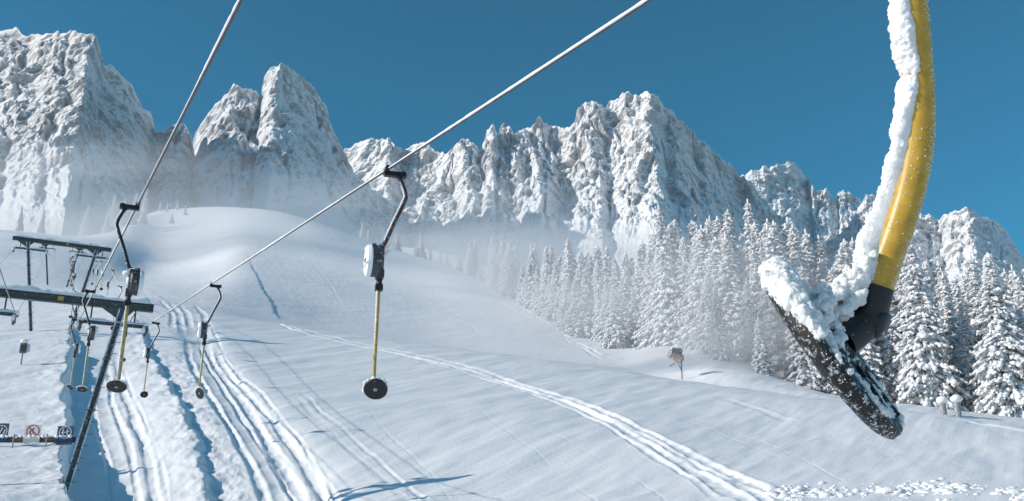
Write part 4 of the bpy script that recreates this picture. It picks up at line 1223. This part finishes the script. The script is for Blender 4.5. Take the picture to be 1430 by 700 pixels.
cannon(797, 452, 430, 206, 'small hazy snow cannon at the far forest edge', R(-10))

# two snow-capped stub posts below the right-hand trees
for px, pt, lab in [(1317, 559, 'left one of the two snow-capped stub posts below the right-hand spruces'), (1337, 557, 'right one of the two snow-capped stub posts below the right-hand spruces')]:
    r = 88.0; x, y = polar(px, r, 570); zb = gz(x, y); zt = az_te(px, pt)[1] * r
    e = empty('stub_post', (x, y, zb), lab, 'post', 'snow-capped stub posts')
    MB().tube([(0, 0, -.4), (0, 0, zt - zb - .1)], .25, 10).build('post', M_GREY, e)
    MB().lump((0, 0, zt - zb), (.48, .48, .36), px, 2, .3).build('snow_cap', M_FLUFF, e, True)

# crumbs of ploughed snow along the lower right edge
ck = MB(); g = np.random.default_rng(12)
for i in range(900):
    px = g.uniform(1070, 1480)
    cy = 688 - 10 * math.exp(-((px - 1250) / 90) ** 2) + 4 * math.sin(px / 37)
    if math.sin(px / 29 + 1) + g.normal(0, .6) < -.5: continue
    p = on_ground(px, cy + g.normal(0, 4.5) + g.exponential(3.0))
    s_ = min(.24, .022 + g.exponential(.036))
    ck.lump(p + Vector((0, 0, s_ * g.uniform(-.25, .3))), (s_ * g.uniform(.9, 1.9), s_ * g.uniform(.8, 1.4), s_ * g.uniform(.5, .9)), i, 1, .7, 1.1)
o = ck.build('snow_chunks', M_CLUMP, None, True)
tag(o, 'band of crumbled snow chunks at the lower right', None, kind='stuff')

# ------------------------------------------------------------------ air: even haze round everything, and drifting snow dust
def volume_mat(name, col, dens, aniso=0.2):
    m = bpy.data.materials.new(name); m.use_nodes = True
    n, l = m.node_tree.nodes, m.node_tree.links
    for q in list(n):
        if q.type == 'BSDF_PRINCIPLED': n.remove(q)
    v = n.new('ShaderNodeVolumePrincipled')
    v.inputs['Color'].default_value = (*col, 1); v.inputs['Density'].default_value = dens; v.inputs['Anisotropy'].default_value = aniso
    l.new(v.outputs[0], n['Material Output'].inputs['Volume'])
    return m, n, l, v
M_HAZE, *_ = volume_mat('thin_winter_haze', (0.58, 0.80, 1.0), 4.2e-5, 0.0)
def zspan(o):
    c = np.empty(len(o.data.vertices) * 3, np.float32); o.data.vertices.foreach_get('co', c); return float(c[2::3].min()), float(c[2::3].max())
zs_ = [zspan(o) for o in bpy.data.objects if o.name.startswith('mountain')]
zmin = min(min(a for a, b in zs_), float(Z.min())) - 1.5; zmax = max(b for a, b in zs_) + 15
hz_ = MB().box((0, 250, (zmin + zmax) / 2), (7400, 7900, zmax - zmin)).build('haze', M_HAZE)
tag(hz_, 'thin bluish winter haze over the whole valley', None, kind='stuff')

def mist(px, py, r, size, dens, label, seed, rot=0.0):
    """a drifting cloud of blown snow: thins out towards its edge and is torn by noise"""
    m, n, l, v = volume_mat('blown_snow_dust', (0.98, 0.985, 1.0), 0.0, 0.0)
    tc = n.new('ShaderNodeTexCoord')
    ln = n.new('ShaderNodeVectorMath'); ln.operation = 'LENGTH'; l.new(tc.outputs['Object'], ln.inputs[0])
    mr = n.new('ShaderNodeMapRange'); mr.interpolation_type = 'SMOOTHSTEP'
    mr.inputs['From Min'].default_value = 1.0; mr.inputs['From Max'].default_value = 0.15; mr.inputs['To Min'].default_value = 0; mr.inputs['To Max'].default_value = 1
    l.new(ln.outputs['Value'], mr.inputs['Value'])
    mp = n.new('ShaderNodeMapping'); mp.inputs['Location'].default_value = (seed, seed * .7, 0); l.new(tc.outputs['Object'], mp.inputs['Vector'])
    nz = n.new('ShaderNodeTexNoise'); nz.inputs['Scale'].default_value = 1.8; nz.inputs['Detail'].default_value = 3; l.new(mp.outputs[0], nz.inputs['Vector'])
    nr = n.new('ShaderNodeMapRange'); nr.inputs['From Min'].default_value = 0.36; nr.inputs['From Max'].default_value = 0.66; l.new(nz.outputs[0], nr.inputs['Value'])
    mu = n.new('ShaderNodeMath'); mu.operation = 'MULTIPLY'; l.new(mr.outputs[0], mu.inputs[0]); l.new(nr.outputs[0], mu.inputs[1])
    m2 = n.new('ShaderNodeMath'); m2.operation = 'MULTIPLY'; m2.inputs[1].default_value = dens; l.new(mu.outputs[0], m2.inputs[0])
    l.new(m2.outputs[0], v.inputs['Density'])
    bm = bmesh.new(); bmesh.ops.create_icosphere(bm, subdivisions=3, radius=1.0)
    me = bpy.data.meshes.new('snow_mist'); bm.to_mesh(me); bm.free(); me.materials.append(m)
    o = obj('snow_mist', me); x, y = polar(px, r, py)
    o.location = (x, y, az_te(px, py)[1] * r); o.scale = size; o.rotation_euler = (0, 0, rot)
    return tag(o, label, None, kind='stuff')
mist(110, 318, 400, (150, 80, 34), 0.025, 'blown snow dust in the hollow at the left', 1.0)
mist(570, 318, 640, (200, 110, 34), 0.013, 'blown snow dust at the far end of the forest', 3.0)
mist(690, 378, 290, (75, 40, 20), 0.045, 'plume of blown snow along the far forest edge', 5.0)
mist(930, 450, 112, (44, 11, 14), 0.17, 'thin plume from the snow cannon over the clearing', 7.0)
